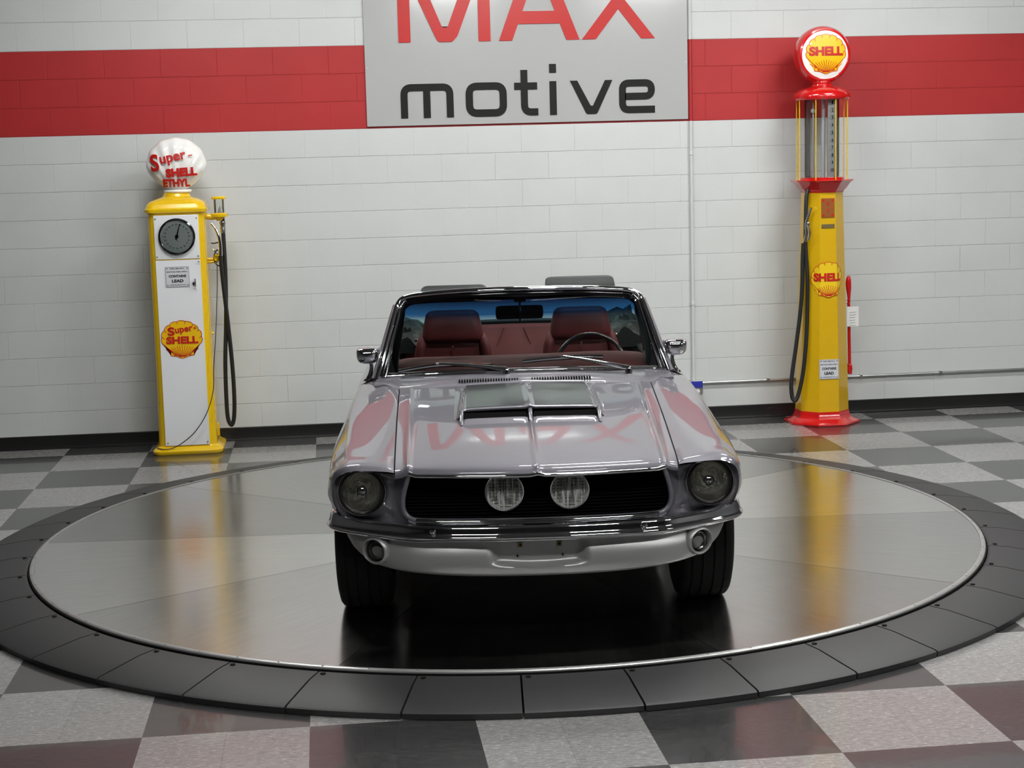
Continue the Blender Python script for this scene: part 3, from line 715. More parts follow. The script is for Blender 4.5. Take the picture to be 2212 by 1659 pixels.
b = BM(); box(b, -.051, .051, -.003, 0, 1.562, 1.706, .001); o = obj('instruction_plate', b, M_copper, rp_, False); on_face(o)
for pts, wd in [([(sx-.008, 1.634+sz), (sx+.008, 1.634+sz)], .016) for sx, sz in ((-.035, .055), (.035, .055), (-.035, -.055), (.035, -.055))]+[([(0, 1.60), (0, 1.625)], .010), ([(-.010, 1.668), (.010, 1.668)], .014), ([(0, 1.645), (0, 1.661)], .006)]:
    b = BM(); ribbon(b, pts, wd, -.0045, False, .001); q = obj('plate_marking', b, M_logo_r, o, False); on_face(q)
b = BM(); box(b, -.050, .050, -.003, 0, 1.484, 1.514, .001); o = obj('serial_plate', b, M_brass, rp_, False); on_face(o)
k0 = set(rp_.children)
lead_plate(rp_, -.076, .076, .351, .500, 0)
for o in set(rp_.children)-k0: on_face(o)
# hose and nozzle (left side of the column)
b = BM(); tube(b, [(-.135, -.09, 1.775), (-.150, -.10, 1.72), (-.158, -.11, 1.55), (-.160, -.11, 1.36), (-.148, -.12, 1.10), (-.150, -.12, .86), (-.165, -.13, .60), (-.190, -.13, .38), (-.225, -.13, .23), (-.250, -.13, .188), (-.268, -.12, .215), (-.272, -.11, .33), (-.232, -.10, .60), (-.198, -.10, .86), (-.184, -.10, 1.05), (-.180, -.10, 1.25), (-.174, -.10, 1.375)], .0155, 12, smooth=6); obj('hose', b, M_hose, rp_)
b = BM(); tube(b, [(-.165, -.115, 1.385), (-.155, -.12, 1.45), (-.158, -.125, 1.52), (-.140, -.13, 1.59), (-.122, -.135, 1.64)], lambda t: .015-.006*t, 12, smooth=5); tube(b, [(-.15, -.15, 1.40), (-.142, -.16, 1.46), (-.155, -.14, 1.51)], .007, 8, smooth=4); box(b, -.16, -.135, -.14, -.10, 1.505, 1.53, .004); obj('nozzle', b, M_steel, rp_)
# pump lever with tag
b = BM(); tube(b, [(.205, -.02, .90), (.206, -.02, .92), (.206, -.02, .955), (.204, -.02, 1.0), (.202, -.02, 1.05), (.202, -.02, 1.09), (.202, -.02, 1.112)], lambda t: .010+.012*math.exp(-((t-.66)/.28)**2) if t < .95 else .010, 16, smooth=4)
tube(b, [(.213, -.02, .40), (.208, -.02, .66), (.205, -.02, .91)], .0125, 12)
tube(b, [(.150, -.02, .415), (.20, -.02, .400), (.228, -.02, .395)], .022, 14, smooth=3); box(b, .198, .226, -.045, .005, .36, .44, .008)
for z in (.905, .925): lathe(b, [(.012, -.004), (.020, 0), (.012, .004)], 14, (.203, -.02, z))
lv = obj('pump_lever', b, M_redgloss, rp_)
b = BM(); box(b, .180, .272, -.052, -.051, .728, .880); move(b); o = obj('paper_tag', b, M_paper, lv, False)
b = BM()
for i in range(6): ribbon(b, [(.200, .835-.02*i+random.uniform(-.002, .002)), (.252-.02*random.random(), .838-.02*i)], .0015, -.0535, False, .001)
obj('tag_writing', b, M_ink, o, False)
b = BM(); tube(b, [(.205, -.035, .905), (.212, -.052, .89), (.218, -.052, .872)], .0015, 6, smooth=3); obj('tag_string', b, M_paper, lv)

exec_car = True
# ================================================================== CAR
CAR_POS = (2.8355, -5.1187, TG+.0005); CAR_YAW = -.0906
car = thing('car', 'silver vintage convertible car with its roof down, facing the viewer on the metal turntable', 'car', CAR_POS, CAR_YAW)
def C(x, v, z): return Vector((x, -v, z))       # v = distance ahead of the front axle
def mirror_both(name, rows_fn, m, smooth=True, nu=4, nv=4, angle=45, sub=True):
    out = []
    for sgn in (-1, 1):
        rows = [[C(sgn*x, v, z) for x, v, z in rw] for rw in rows_fn]
        b = BM(); grid(b, dense(rows, nu, nv) if sub else rows); out.append(obj(name, b, m, car, smooth, angle=angle))
    return out
# tables along v for the body surface
GAPX = [(-.60, .612), (0, .600), (.40, .590), (.68, .583)]
GAPZ = [(-.95, .925), (-.70, .908), (-.30, .864), (.10, .818), (.40, .779), (.60, .751), (.66, .738)]
CRX = [(-3.85, .70), (-3.2, .78), (-2.3, .82), (-1.5, .825), (-.95, .815), (-.60, .818), (-.20, .818), (.10, .808), (.40, .792), (.62, .770)]
CRZ = [(-3.85, .80), (-3.2, .86), (-2.6, .885), (-2.2, .885), (-1.5, .872), (-.95, .872), (-.60, .855), (-.20, .825), (.10, .800), (.40, .780), (.62, .757)]
SIDE = [(.16, .80), (.22, .845), (.32, .872), (.45, .886), (.58, .898), (.66, .893), (.74, .875), (.80, .852), (.86, .835), (.90, .82)]
TAPER = [(-3.9, -.10), (-3.5, -.05), (-2.9, -.015), (-2.2, 0), (-.3, 0), (.10, -.004), (.40, -.020), (.62, -.040)]
def arch(v, v0, R_=.375):
    q = R_*R_-(v-v0)**2
    return .33+math.sqrt(q) if q > 0 else None
ARCH_V = (0, -2.743)
def zbot(v):
    for v0 in ARCH_V:
        a = arch(v, v0)
        if a is not None and abs(v-v0) < .3749: return max(a, .452 if v > .2 else .24)
    if v > .3: return .452
    if v < -3.1: return .30
    return .215
def section(v, inner):
    gx, gz = inner(v); cx, cz = lerp(CRX, v), sm(CRZ, v); tp = sm(TAPER, v)
    zb_ = zbot(v)
    P = [(gx, v, gz-.018), (gx, v, gz), (gx+(cx-gx)*.5, v, gz+(cz-gz)*.45+.004), (cx, v, cz)]
    zs = cz-.030; P.append((cx+.022, v, zs+.012))
    z1 = cz-.062
    for q in range(6):
        z = z1+(zb_-z1)*q/5; tuck = .055*max(0, min(1, (.60-z)/.12))*max(0, min(1, (v-.30)/.10)); P.append((sm(SIDE, z)+tp-tuck, v, z))
    P.append((P[-1][0]-.03, v, zb_+.002))
    return P
def fend_inner(v): return lerp(GAPX, v), sm(GAPZ, v)
rim = [(.582, .676, .716), (.583, .680, .730), (.66, .672, .737), (.752, .660, .738), (.807, .642, .718), (.829, .622, .692), (.840, .600, .655), (.844, .572, .615), (.840, .552, .578), (.828, .535, .545), (.805, .520, .518), (.78, .515, .512)]
s1 = [(.583, .660, .722), (.584, .660, .741), (.668, .640, .756), (.768, .625, .757), (.826, .612, .730), (.842, .595, .700), (.853, .570, .655), (.857, .540, .610), (.850, .515, .565), (.826, .490, .525), (.800, .470, .49), (.77, .460, .485)]
vs = [.50, .42, .376, .37, .355, .33, .28, .20, .10, 0, -.10, -.20, -.28, -.33, -.355, -.37, -.376, -.42, -.55, -.72, -.88, -.948]
def fix(v):
    # cowl end: the fender top runs back beside the windscreen base
    return fend_inner(v)
rows = [rim, s1]+[section(v, fix) for v in vs]
fenders = []
for sgn in (-1, 1):
    R0 = [[C(sgn*x, v, z) for x, v, z in rw] for rw in rows]
    A = dense(R0[:3], 3, 4)[:-1]+[crom(rw, 3) for rw in R0[2:]]
    b = BM(); grid(b, A); fenders.append(obj('front_fender', b, M_paint, car, True, angle=50))
def belt_in(v): return (.735, sm([(-3.85, .80), (-3.2, .865), (-2.2, .900), (-1.5, .895), (-.95, .905)], v))
vd = [-.954, -1.1, -1.4, -1.8, -2.1, -2.146]
for sgn in (-1, 1):
    R0 = [[C(sgn*x, v, z) for x, v, z in section(v, belt_in)] for v in vd]
    b = BM(); grid(b, dense(R0, 3, 3)); dr = obj('door', b, M_paint, car, True, angle=50)
    b = BM(); box(b, -.07, .07, -.006, .006, -.012, .012, .005)
    for v in b.verts: v.co += C(sgn*.893, -2.0, .70)
    for v in b.verts: v.co.x, v.co.y = sgn*.895+(v.co.y+C(0, -2.0, 0).y*-1)*1, -(-2.0)+ (v.co.x-sgn*.893)
    obj('door_handle', b, M_chrome, dr)
vq = [-2.152, -2.25, -2.36, -2.3685, -2.38, -2.41, -2.47, -2.54, -2.64, -2.743, -2.84, -2.94, -3.02, -3.07, -3.10, -3.115, -3.13, -3.25, -3.5, -3.75, -3.82, -3.84]
for sgn in (-1, 1):
    R0 = [[C(sgn*x, v, z) for x, v, z in section(v, belt_in)] for v in vq]
    b = BM(); grid(b, [crom(rw, 3) for rw in R0]); obj('quarter_panel', b, M_paint, car, True, angle=50)
# tail
b = BM(); rowsT = []
for x in (-.70, -.45, 0, .45, .70): rowsT.append([C(x, -3.05, .905), C(x, -3.4, .885), C(x, -3.70, .855), C(x, -3.84, .82), C(x, -3.86, .70), C(x, -3.84, .50), C(x, -3.82, .34)])
grid(b, dense(rowsT, 3, 4)); obj('trunk_lid', b, M_paint, car)
b = BM(); box(b, -.80, .80, 3.84, 3.93, .42, .53, .02); obj('rear_bumper', b, M_chrome, car)
for sgn in (-1, 1):
    b = BM(); box(b, sgn*.50-.09 if sgn > 0 else -.59, .59 if sgn > 0 else -.41, 3.83, 3.875, .60, .76, .01); obj('tail_lamp', b, M_redgloss, car)

# hood
def hood_base(v): return sm([(-.62, .908), (-.30, .878), (.10, .836), (.40, .802), (.60, .775), (.72, .757), (.77, .749)], v)
def hood_z(x, v):
    ax = abs(x); gx = lerp(GAPX, v)-.006; gz = sm(GAPZ, v)
    cxr = .555+(.522-.555)*(v+.6)/1.3; zc = hood_base(v)
    panel = zc-.010*(ax/.5)**2+.006*math.exp(-(ax/.009)**2)
    z_cr = zc-.010+.007
    if ax <= cxr-.02: return panel
    if ax <= cxr:
        t = (ax-cxr+.02)/.02; t = t*t*(3-2*t); return (zc-.010)*(1-t)+z_cr*t
    t = (ax-cxr)/(gx-cxr); t = min(1, max(0, t)); return z_cr+(gz-z_cr)*(t*(2-t))
def vf(x): return .768-.072*(abs(x)/.55)**2-.01*math.exp(-(abs(x)/.02)**2)*0
VR = -.585
hx_ = [0, .004, .008, .014, .022, .035, .07, .12, .18, .24, .30, .36, .42, .47, .50]
def hood_cols(v):
    cxr = .555+(.522-.555)*(v+.6)/1.3; gx = lerp(GAPX, v)-.006
    return hx_+[cxr-.02, cxr-.013, cxr-.006, cxr, cxr+.008, cxr+.02, (cxr+gx)/2, gx-.005, gx]
ts = [0, .004, .009, .016, .025, .04, .06, .09, .13, .18]+[.18+.82*q/26 for q in range(1, 27)]
droop = {0: .026, .004: .015, .009: .0085, .016: .0035, .025: .001}
rowsH = []
for t_ in ts:
    rw = []; n_ = len(hood_cols(0))
    for j in range(n_):
        v = .7-1.285*t_
        for _ in range(3):
            x = hood_cols(v)[j]; v = vf(x)+(VR-vf(x))*t_
        z = hood_z(x, v)-droop.get(t_, 0)
        rw.append((x, v, z))
    rw.append((rw[-1][0], rw[-1][1], rw[-1][2]-.018))
    rowsH.append(rw)
front = [(x, v-.004, z-.008) for x, v, z in rowsH[0]]; front2 = [(x, v-.02, z-.010) for x, v, z in rowsH[0]]
rowsH = [front2, front]+rowsH
b = BM()
full = [[C(-x, v, z) for x, v, z in reversed(rw)]+[C(x, v, z) for x, v, z in rw[1:]] for rw in rowsH]
grid(b, full); hood = obj('hood', b, M_paint, car, True, angle=60)

# scoop on the hood
SV0, SV1 = .035, -.575
def scoop_h(v): t = (SV0-v)/(SV0-SV1); return .044*(1-t)**.9+.006
def scoop_top(x, v): 
    ax = abs(x); return hood_base(v)+scoop_h(v)-.006*(ax/.3)**2+.006*math.exp(-(ax/.014)**2)
rowsS = []
for q in range(21):
    v = SV0+(SV1-SV0)*q/20; rw = []
    for x in (0, .006, .014, .024, .04, .10, .18, .25, .285, .297): rw.append((x, v, scoop_top(x, v)-(.004 if x == .297 else 0)))
    hz = hood_z(.34, v)
    rw += [(.304, v, scoop_top(.29, v)-.012), (.318, v, hz+.35*max(.002, scoop_top(.3, v)-hz)), (.335, v, hz+.0015), (.352, v, hz-.004)]
    rowsS.append(rw)
lip = [(x, SV0+.012, z-.006) for x, v, z in rowsS[0]]; lip2 = [(x, SV0+.008, z-.014) for x, v, z in rowsS[0]]
rowsS = [lip2, lip]+rowsS
b = BM(); grid(b, [[C(-x, v, z) for x, v, z in reversed(rw)]+[C(x, v, z) for x, v, z in rw[1:]] for rw in rowsS])
# centre divider and side cheeks running forward of the openings
for x0 in (-.306, 0, .306):
    tube(b, [C(x0, SV0+.01, hood_base(.05)+.034), C(x0, .075, hood_base(.075)+.020), C(x0, .125, hood_base(.125)+.004), C(x0, .15, hood_base(.15)-.006)], lambda t: .011-.004*t, 10, smooth=4)
scoop = obj('hood_scoop', b, M_paint, hood, True, angle=50)
for sgn in (-1, 1):
    b = BM()                                    # rounded mouth of the scoop
    zt_ = hood_base(.04)+.026; zb2 = hood_base(.06)+.004
    P = [C(sgn*.024, .05, zb2), C(sgn*.024, .042, zt_), C(sgn*.10, .040, zt_+.002), C(sgn*.20, .040, zt_), C(sgn*.282, .042, zt_-.006), C(sgn*.292, .048, (zt_+zb2)/2), C(sgn*.282, .056, zb2-.001), C(sgn*.15, .060, zb2)]
    b = BM(); grid(b, [[C(sgn*x, .052, zt_) for x in (.018, .15, .298)], [C(sgn*x, .060, zb2-.004) for x in (.018, .15, .298)]]); obj('scoop_mouth', b, M_blackmat, scoop)
    b = BM(); rr = []
    for x in (.012, .03, .15, .28, .300):
        e_ = -.004 if x in (.012, .300) else 0
        rr.append([C(sgn*x, .060, hood_z(x, .06)+.004+e_), C(sgn*x, .080, hood_z(x, .08)+.012+e_), C(sgn*x, .105, hood_z(x, .105)+.008+e_), C(sgn*x, .140, hood_z(x, .14)-.001)])
    grid(b, dense(rr, 4, 4)); obj('scoop_lip', b, M_paint, scoop)
    b = BM(); grid(b, [[C(sgn*x, v, scoop_top(x, v)+.0015) for x in (.024, .04, .10, .18, .25, .284)] for v in [SV0-.002+(SV1-SV0+.004)*q/16 for q in range(17)]]); part_label(obj('stripe', b, M_stripe, scoop), 'satin grey stripe panel')

# cowl
def wb(x): return -.735-.20*(abs(x)/.75)**2.2           # windscreen base, v
def wbz(x): return .940-.036*(abs(x)/.75)**2
rowsC = []
xs_c = [-.735, -.68, -.612, -.5, -.36, -.30, -.2, -.1, 0, .1, .2, .30, .36, .5, .612, .68, .735]
for x in xs_c:
    z0 = hood_z(min(abs(x), .60), -.588) if abs(x) < .62 else sm(GAPZ, -.60)+.0; v0 = -.592
    if abs(x) > .62: v0 = -.70; z0 = sm(GAPZ, -.70)-.004
    z1 = wbz(x); v1 = wb(x)-.01
    rowsC.append([C(x, v0, z0-.015), C(x, v0-.002, z0), C(x, v0+(v1-v0)*.45, z0+(z1-z0)*.55+.002), C(x, v1, z1)])
b = BM(); grid(b, dense(rowsC, 3, 3)); cowl = obj('cowl', b, M_paint, car)
for sgn in (-1, 1):
    b = BM()
    for i in range(23):
        x = sgn*(.036+i*.0128); v = -.640; z = .9215
        box(b, x-.0034, x+.0034, .622, .664, z-.01, z+.0035)
    obj('cowl_vent', b, M_blackmat, cowl, False)

# inner black structure that closes the engine bay
b = BM(); box(b, -.60, .60, -.56, .62, .34, .70); box(b, -.60, .60, .62, 3.6, .20, .34); box(b, -.57, .57, .60, .70, .3, .86)
for v in b.verts:
    if v.co.z > .69 and v.co.y < -.3: v.co.z = .66
obj('underbody', b, M_blackmat, car, False)
for sgn in (-1, 1):
    for v0 in ARCH_V:
        b = BM(); grid(b, [[C(sgn*x, v0+v, z) for v, z in [(.385*math.cos(a), .33+.385*math.sin(a)) for a in [math.radians(22+140*q/12) for q in range(13)]]] for x in (.58, .80)])
        obj('wheel_liner', b, M_blackmat, car)
b = BM(); box(b, -.58, .58, .05, .13, .22, .30); box(b, -.35, .35, -.35, .0, .20, .34); box(b, -.62, .62, .25, .33, .20, .26)
obj('suspension', b, M_blackmat, car, False)

# headlight panels (sugar scoop) with lamp openings
HC = Vector((.722, .636))
bound = [(.522, .688, .716), (.582, .677, .724), (.66, .670, .731), (.752, .658, .733), (.807, .640, .716), (.829, .620, .692), (.839, .598, .655), (.842, .570, .615), (.838, .550, .578), (.826, .533, .546), (.803, .518, .514), (.740, .515, .498), (.660, .540, .490), (.585, .602, .486), (.525, .650, .496), (.528, .655, .534), (.545, .655, .575), (.547, .664, .620), (.537, .677, .665)]
for sgn in (-1, 1):
    bd = crom([Vector(p) for p in bound], 4, True)
    inner = []
    for p in bd:
        a = math.atan2(p.z-HC.y, p.x-HC.x); inner.append((a, p))
    rowsP = []
    for f in (1., .93, .8, .62, .42, .22, .06, 0.):
        rw = []
        for a, p in inner:
            ci = Vector((HC.x+.100*math.cos(a), .578+.0*math.sin(a), HC.y+.100*math.sin(a)))
            q = ci.lerp(p, f); dist = (p-ci).length
            sag = .045*math.sin(PI*min(1, f))*min(1, dist/.12) if dist > 0 else 0
            q.y -= sag
            rw.append(C(sgn*q.x, q.y, q.z))
        rowsP.append(rw)
    b = BM(); grid(b, rowsP, closeu=True); obj('headlight_panel', b, M_paint, car, True, angle=60)
    hl = bpy.data.objects.new('headlight', None)
    b = BM(); lathe(b, [(.103, -.0), (.102, -.012), (.099, -.018), (.096, -.014), (.095, .0), (.095, .02)], 64, (sgn*HC.x, -.578, HC.y), 'Y'); hl = obj('headlight', b, M_steel, car)
    b = BM(); lathe(b, [(.096, .004), (.093, -.004), (.086, -.007), (.083, -.005), (.083, .01)], 64, (sgn*HC.x, -.578, HC.y), 'Y'); obj('rubber_ring', b, M_black, hl)
    b = BM(); lathe(b, [(.084, .0), (.078, .022), (.060, .050), (.035, .072), (.012, .082), (1e-4, .084)], 56, (sgn*HC.x, -.578, HC.y), 'Y'); obj('reflector', b, M_amber, hl)
    b = BM(); cyl(b, (sgn*HC.x, -.578+.02, HC.y), .012, .05, 'Y', 16, .004); lathe(b, [(.016, 0), (.022, -.012), (.014, -.02), (1e-4, -.022)], 20, (sgn*HC.x, -.556, HC.y), 'Y')
    obj('bulb_shield', b, M_chrome, hl)
    b = BM(); lathe(b, [(1e-4, -.024), (.02, -.0235), (.045, -.020), (.070, -.012), (.084, -.003)], 56, (sgn*HC.x, -.578, HC.y), 'Y'); obj('lens', b, M_lens2, hl)

# grille opening: frame, slats, driving lamps
FR = [(.520, .684, .722), (.530, .680, .690), (.542, .670, .650), (.550, .660, .605), (.547, .652, .565), (.530, .655, .540), (.497, .668, .528), (.40, .686, .5255), (.25, .698, .524), (0, .704, .522)]
pathF = [C(-x, v, z) for x, v, z in FR]+[C(x, v, z) for x, v, z in reversed(FR[:-1])]
b = BM(); tube(b, pathF, .0105, 12, smooth=5)
grid(b, dense([[C(sx*x, v, z) for x, v, z in [(0, a, c)]][0:1]*2 for sx in (1,) for a, c in ((.7, .5), (.7, .5))], 1, 1)) if False else None
gt = obj('grille_surround', b, M_paint, car)
b = BM(); rows = []
for x, v, z in FR[5:]+[(-x, v, z) for x, v, z in reversed(FR[5:-1])]:
    rows.append([C(x, v, z-.006), C(x, v+.012, z-.016), C(x, v-.006, z-.030), C(x, v-.05, z-.045), C(x, v-.08, z-.10)])
grid(b, dense(rows, 3, 3)); obj('gravel_pan', b, M_paint, car)
b = BM(); tube(b, [C(x, v+.007, z-.003) for x, v, z in FR[6:]+[(-x, v, z) for x, v, z in reversed(FR[6:-1])]], .0105, 12, smooth=4, up=(0, 0, 1)); obj('grille_moulding', b, M_chrome, gt)
b = BM(); tube(b, [C(x, vf(x)+.001, hood_z(x, vf(x))-.030) for x in [-.522+1.044*q/32 for q in range(33)]], .0085, 12); obj('grille_top_moulding', b, M_chrome, gt)
b = BM(); NSL = 15
for i in range(NSL):
    z = .722-.0135*i-.004
    hw = sm([(.52, .49), (.535, .525), (.56, .540), (.61, .546), (.66, .536), (.70, .525), (.73, .516)], z)
    rows = []
    for q in range(17):
        x = -hw+2*hw*q/16; v = .655-.035*(abs(x)/.55)**2
        rows.append([C(x, v, z+.0022), C(x, v+.004, z), C(x, v, z-.0022), C(x, v-.022, z-.001), C(x, v-.022, z+.003)])
    grid(b, rows, closeu=True)
gr = obj('grille', b, M_blackgloss, car, True, angle=30)
b = BM(); grid(b, [[C(x, .592-.03*(abs(x)/.55)**2, z) for x in (-.56, -.4, -.2, 0, .2, .4, .56)] for z in (.50, .73)]); obj('grille_backing', b, M_blackmat, gr)
for sgn in (-1, 1):
    c = (sgn*.134, -.668, .636)
    b = BM(); lathe(b, [(.0795, -.004), (.081, .002), (.080, .02), (.06, .05), (1e-4, .06)], 56, c, 'Y'); dlp = obj('driving_lamp', b, M_blackgloss, car)
    b = BM(); lathe(b, [(.0765, -.001), (.070, .014), (.050, .030), (.022, .040), (1e-4, .042)], 48, c, 'Y'); obj('reflector', b, M_flute, dlp)
    b = BM(); lathe(b, [(.0770, -.006), (.0800, -.006), (.0800, .004)], 48, c, 'Y'); obj('rim', b, M_chrome, dlp)
    b = BM(); box(b, c[0]-.014, c[0]+.014, -.662, -.645, .615, .645, .003); obj('bulb_shield', b, M_blackmat, dlp)
    b = BM(); rws = []
    for q in range(49):
        x = -.0765+.153*q/48; hh = math.sqrt(max(1e-6, .0768**2-x*x)); fl = .0022*abs(math.sin(q*PI/3.2)) if abs(x) > .02 else 0
        rws.append([Vector((c[0]+x, c[1]-.006-.012*(1-(math.hypot(x, z)/.077)**2)-fl, c[2]+z)) for z in [-hh+2*hh*k_/12 for k_ in range(13)]])
    grid(b, rws); obj('lens', b, M_lens, dlp, True, angle=80)

# front bumper
BP = [(0, .765), (.15, .764), (.30, .752), (.42, .733), (.52, .702), (.60, .660), (.70, .600), (.78, .540), (.834, .485), (.858, .445), (.868, .405), (.870, .375)]
BS = [(-.055, .512), (-.020, .517), (-.006, .515), (.001, .509), (.005, .500), (.009, .489), (.013, .480), (.019, .473), (.021, .467), (.018, .460), (.010, .453), (-.004, .447), (-.025, .443), (-.05, .444)]
pl = crom([Vector((-x, v, 0)) for x, v in reversed(BP)]+[Vector((x, v, 0)) for x, v in BP[1:]], 6)
rows = []
for i, p in enumerate(pl):
    a = pl[max(0, i-1)]; c_ = pl[min(len(pl)-1, i+1)]; t_ = (c_-a).normalized(); nn = Vector((-t_.y, t_.x, 0))
    ax = abs(p.x); dip = .006*math.exp(-((ax-.53)/.10)**2); lift = 0
    e_ = min(i, len(pl)-1-i)/5; sc = math.sqrt(min(1, .2+e_*.8)) if e_ < 1 else 1
    rows.append([C(p.x+nn.x*o_*sc, p.y+nn.y*o_*sc, (.480+(z-.480)*sc*(1+(.35 if z > .48 else .0)*min(1, max(0, (ax-.74)/.10))))+lift-(dip if z < .47 else dip*.2)) for o_, z in crom([Vector((o_, z, 0)) for o_, z in BS], 2) and [(q.x, q.y) for q in crom([Vector((o_, z, 0)) for o_, z in BS], 2)]])
b = BM(); V = grid(b, rows); b.faces.new(V[0]); b.faces.new(V[-1]); bump = obj('front_bumper', b, M_chrome, car, True, angle=60)
b = BM()
for x in (-.43, .43): lathe(b, [(1e-4, -.008), (.009, -.006), (.013, 0), (.013, .006)], 20, (x, -(.735+.014), .494), 'Y')
obj('bumper_bolt', b, M_chrome, bump)

# valance
VT = [(0, .705, .452), (.16, .705, .452), (.35, .695, .450), (.50, .665, .448), (.60, .625, .450), (.70, .565, .452), (.78, .485, .452), (.815, .44, .452)]
VB = [(0, .725, .300), (.16, .725, .302), (.35, .715, .308), (.50, .690, .318), (.60, .650, .328), (.69, .585, .345), (.765, .500, .385), (.800, .445, .425)]
tc_ = crom([Vector(p) for p in VT], 10); bc_ = crom([Vector(p) for p in VB], 10)
cols = []
for tp_, bt_ in zip(tc_, bc_):
    rw = []; nK = 20
    for k_ in range(nK+1):
        t_ = k_/nK; p = tp_.lerp(bt_, t_); hgt = (tp_.z-bt_.z)
        bul = .022*math.sin(PI*min(1, t_*1.0))*min(1, hgt/.12)
        # number plate recess
        ex = (.178+.010*(p.z-.35)/.1)-abs(p.x); ez = p.z-.338-.010*(abs(p.x)/.18)**2
        s_ = max(0, min(1, ex/.015+.5)); s_ = s_*s_*(3-2*s_); s2_ = max(0, min(1, ez/.018+.5)); s2_ = s2_*s2_*(3-2*s2_)
        rec = s_*s2_
        v_ = (p.y+bul)*(1-rec)+(tp_.y-.016)*rec
        rw.append((p.x, v_, p.z))
    for dv, dz in ((-.008, -.008), (-.030, -.010), (-.034, -.004)): rw.append((bt_.x*(1-.0), bt_.y+dv, bt_.z+dz))
    cols.append(rw)
b = BM(); grid(b, [[C(-x, v, z) for x, v, z in cl] for cl in reversed(cols)]+[[C(x, v, z) for x, v, z in cl] for cl in cols[1:]]); val = obj('front_valance', b, M_silver, car, True, angle=70)
b = BM()
for x, z, rr in ((-.075, .418, .0055), (.085, .418, .0055)): box(b, x-.010, x+.010, -.700, -.694, z-.010, z+.010, .002)
obj('plate_clip', b, M_brass, val)
b = BM()
for x, z, rr in ((-.088, .372, .004), (.098, .372, .004), (-.075, .418, .005), (.085, .418, .005)): cyl(b, (x, -.703, z), rr, .012, 'Y', 12)
obj('plate_hole', b, M_blackmat, val)
for sgn in (-1, 1):
    px_, pv_, pz_ = .676, .628, .394; yaw = sgn*math.radians(33)
    def tr(bb):
        M_ = Matrix.Rotation(yaw, 4, 'Z')
        for v in bb.verts: v.co = M_ @ v.co+C(sgn*px_, pv_, pz_)
        return bb
    b = BM(); lathe(b, [(.060, .022), (.058, .004), (.053, -.004), (.049, -.006), (.046, .0), (.044, .016)], 48, axis='Y')
    for v in b.verts: v.co.x *= 1.12
    pk = obj('parking_lamp', tr(b), M_silver, car)
    b = BM(); lathe(b, [(.046, .008), (.040, .014), (1e-4, .02)], 32, axis='Y'); obj('socket', tr(b), M_black, pk)
    b = BM(); lathe(b, [(.037, .012), (.030, .017), (1e-4, .019)], 32, axis='Y'); obj('reflector', tr(b), M_steel, pk)
    b = BM(); lathe(b, [(.041, .008), (.038, -.004), (.028, -.009), (.012, -.011), (1e-4, -.0115)], 32, axis='Y'); obj('lens', tr(b), M_lens2, pk)

# wheels
def wheel(x, v, side):
    s_ = 1 if x > 0 else -1
    R_, W_ = .330, .228
    b = BM(); prof = []
    for o_, rr in ((-1, .20), (-.99, .235), (-1.04, .285), (-.98, .312), (-.90, .324), (-.80, .3285)): prof.append((rr, o_*W_/2))
    gs_ = [-.62, -.22, .22, .62]
    for g_ in gs_: prof += [(.3295, (g_-.045)*W_/2), (.3215, (g_-.04)*W_/2), (.3215, (g_+.04)*W_/2), (.3295, (g_+.045)*W_/2)]
    for o_, rr in ((.80, .3285), (.90, .324), (.98, .312), (1.04, .285), (.99, .235), (1, .20)): prof.append((rr, o_*W_/2))
    rows = []
    n = 96
    for i in range(n):
        a = 2*PI*i/n; cut = .004 if i % 3 == 0 else 0
        rows.append([(h, rr2*math.cos(a), rr2*math.sin(a)) for rr, h in prof for rr2 in [rr-(cut if rr > .3225 and abs(h) > .3*W_/2 else 0)]])
    grid(b, rows, closev=True)
    M_ = Matrix.Translation(C(x, v, .330))
    for q in b.verts: q.co = M_ @ q.co
    wh = obj('wheel', b, M_tire, car, True, angle=30); part_label(wh, 'black tire with silver rim')
    b = BM(); lathe(b, [(.205, -W_/2+.004), (.195, -W_/2+.02), (.185, 0), (.195, W_/2-.02), (.205, W_/2-.004), (.196, W_/2-.006), (.180, W_/2-.03)], 48, (x, -v, .330), 'X')
    for q in range(5):
        a = 2*PI*q/5+.3; e = C(x, v, .33); r0 = Vector((0, math.cos(a), math.sin(a)))
        tube(b, [e+Vector((s_*.09, 0, 0))+r0*.03, e+Vector((s_*.085, 0, 0))+r0*.19], .022, 10, flat=(.5, 1))
    cyl(b, (x+s_*.07, -v, .33), .05, s_*.03+.0001 if s_ > 0 else -.03, 'X', 24)
    obj('rim', b, M_steel, wh)
    b = BM(); cyl(b, (x-s_*.10, -v, .33), .17, s_*.03, 'X', 24); obj('brake_drum', b, M_blackmat, wh)
wheel(-.752, 0, 'l'); wheel(.752, 0, 'r'); wheel(-.750, -2.743, 'l'); wheel(.750, -2.743, 'r')

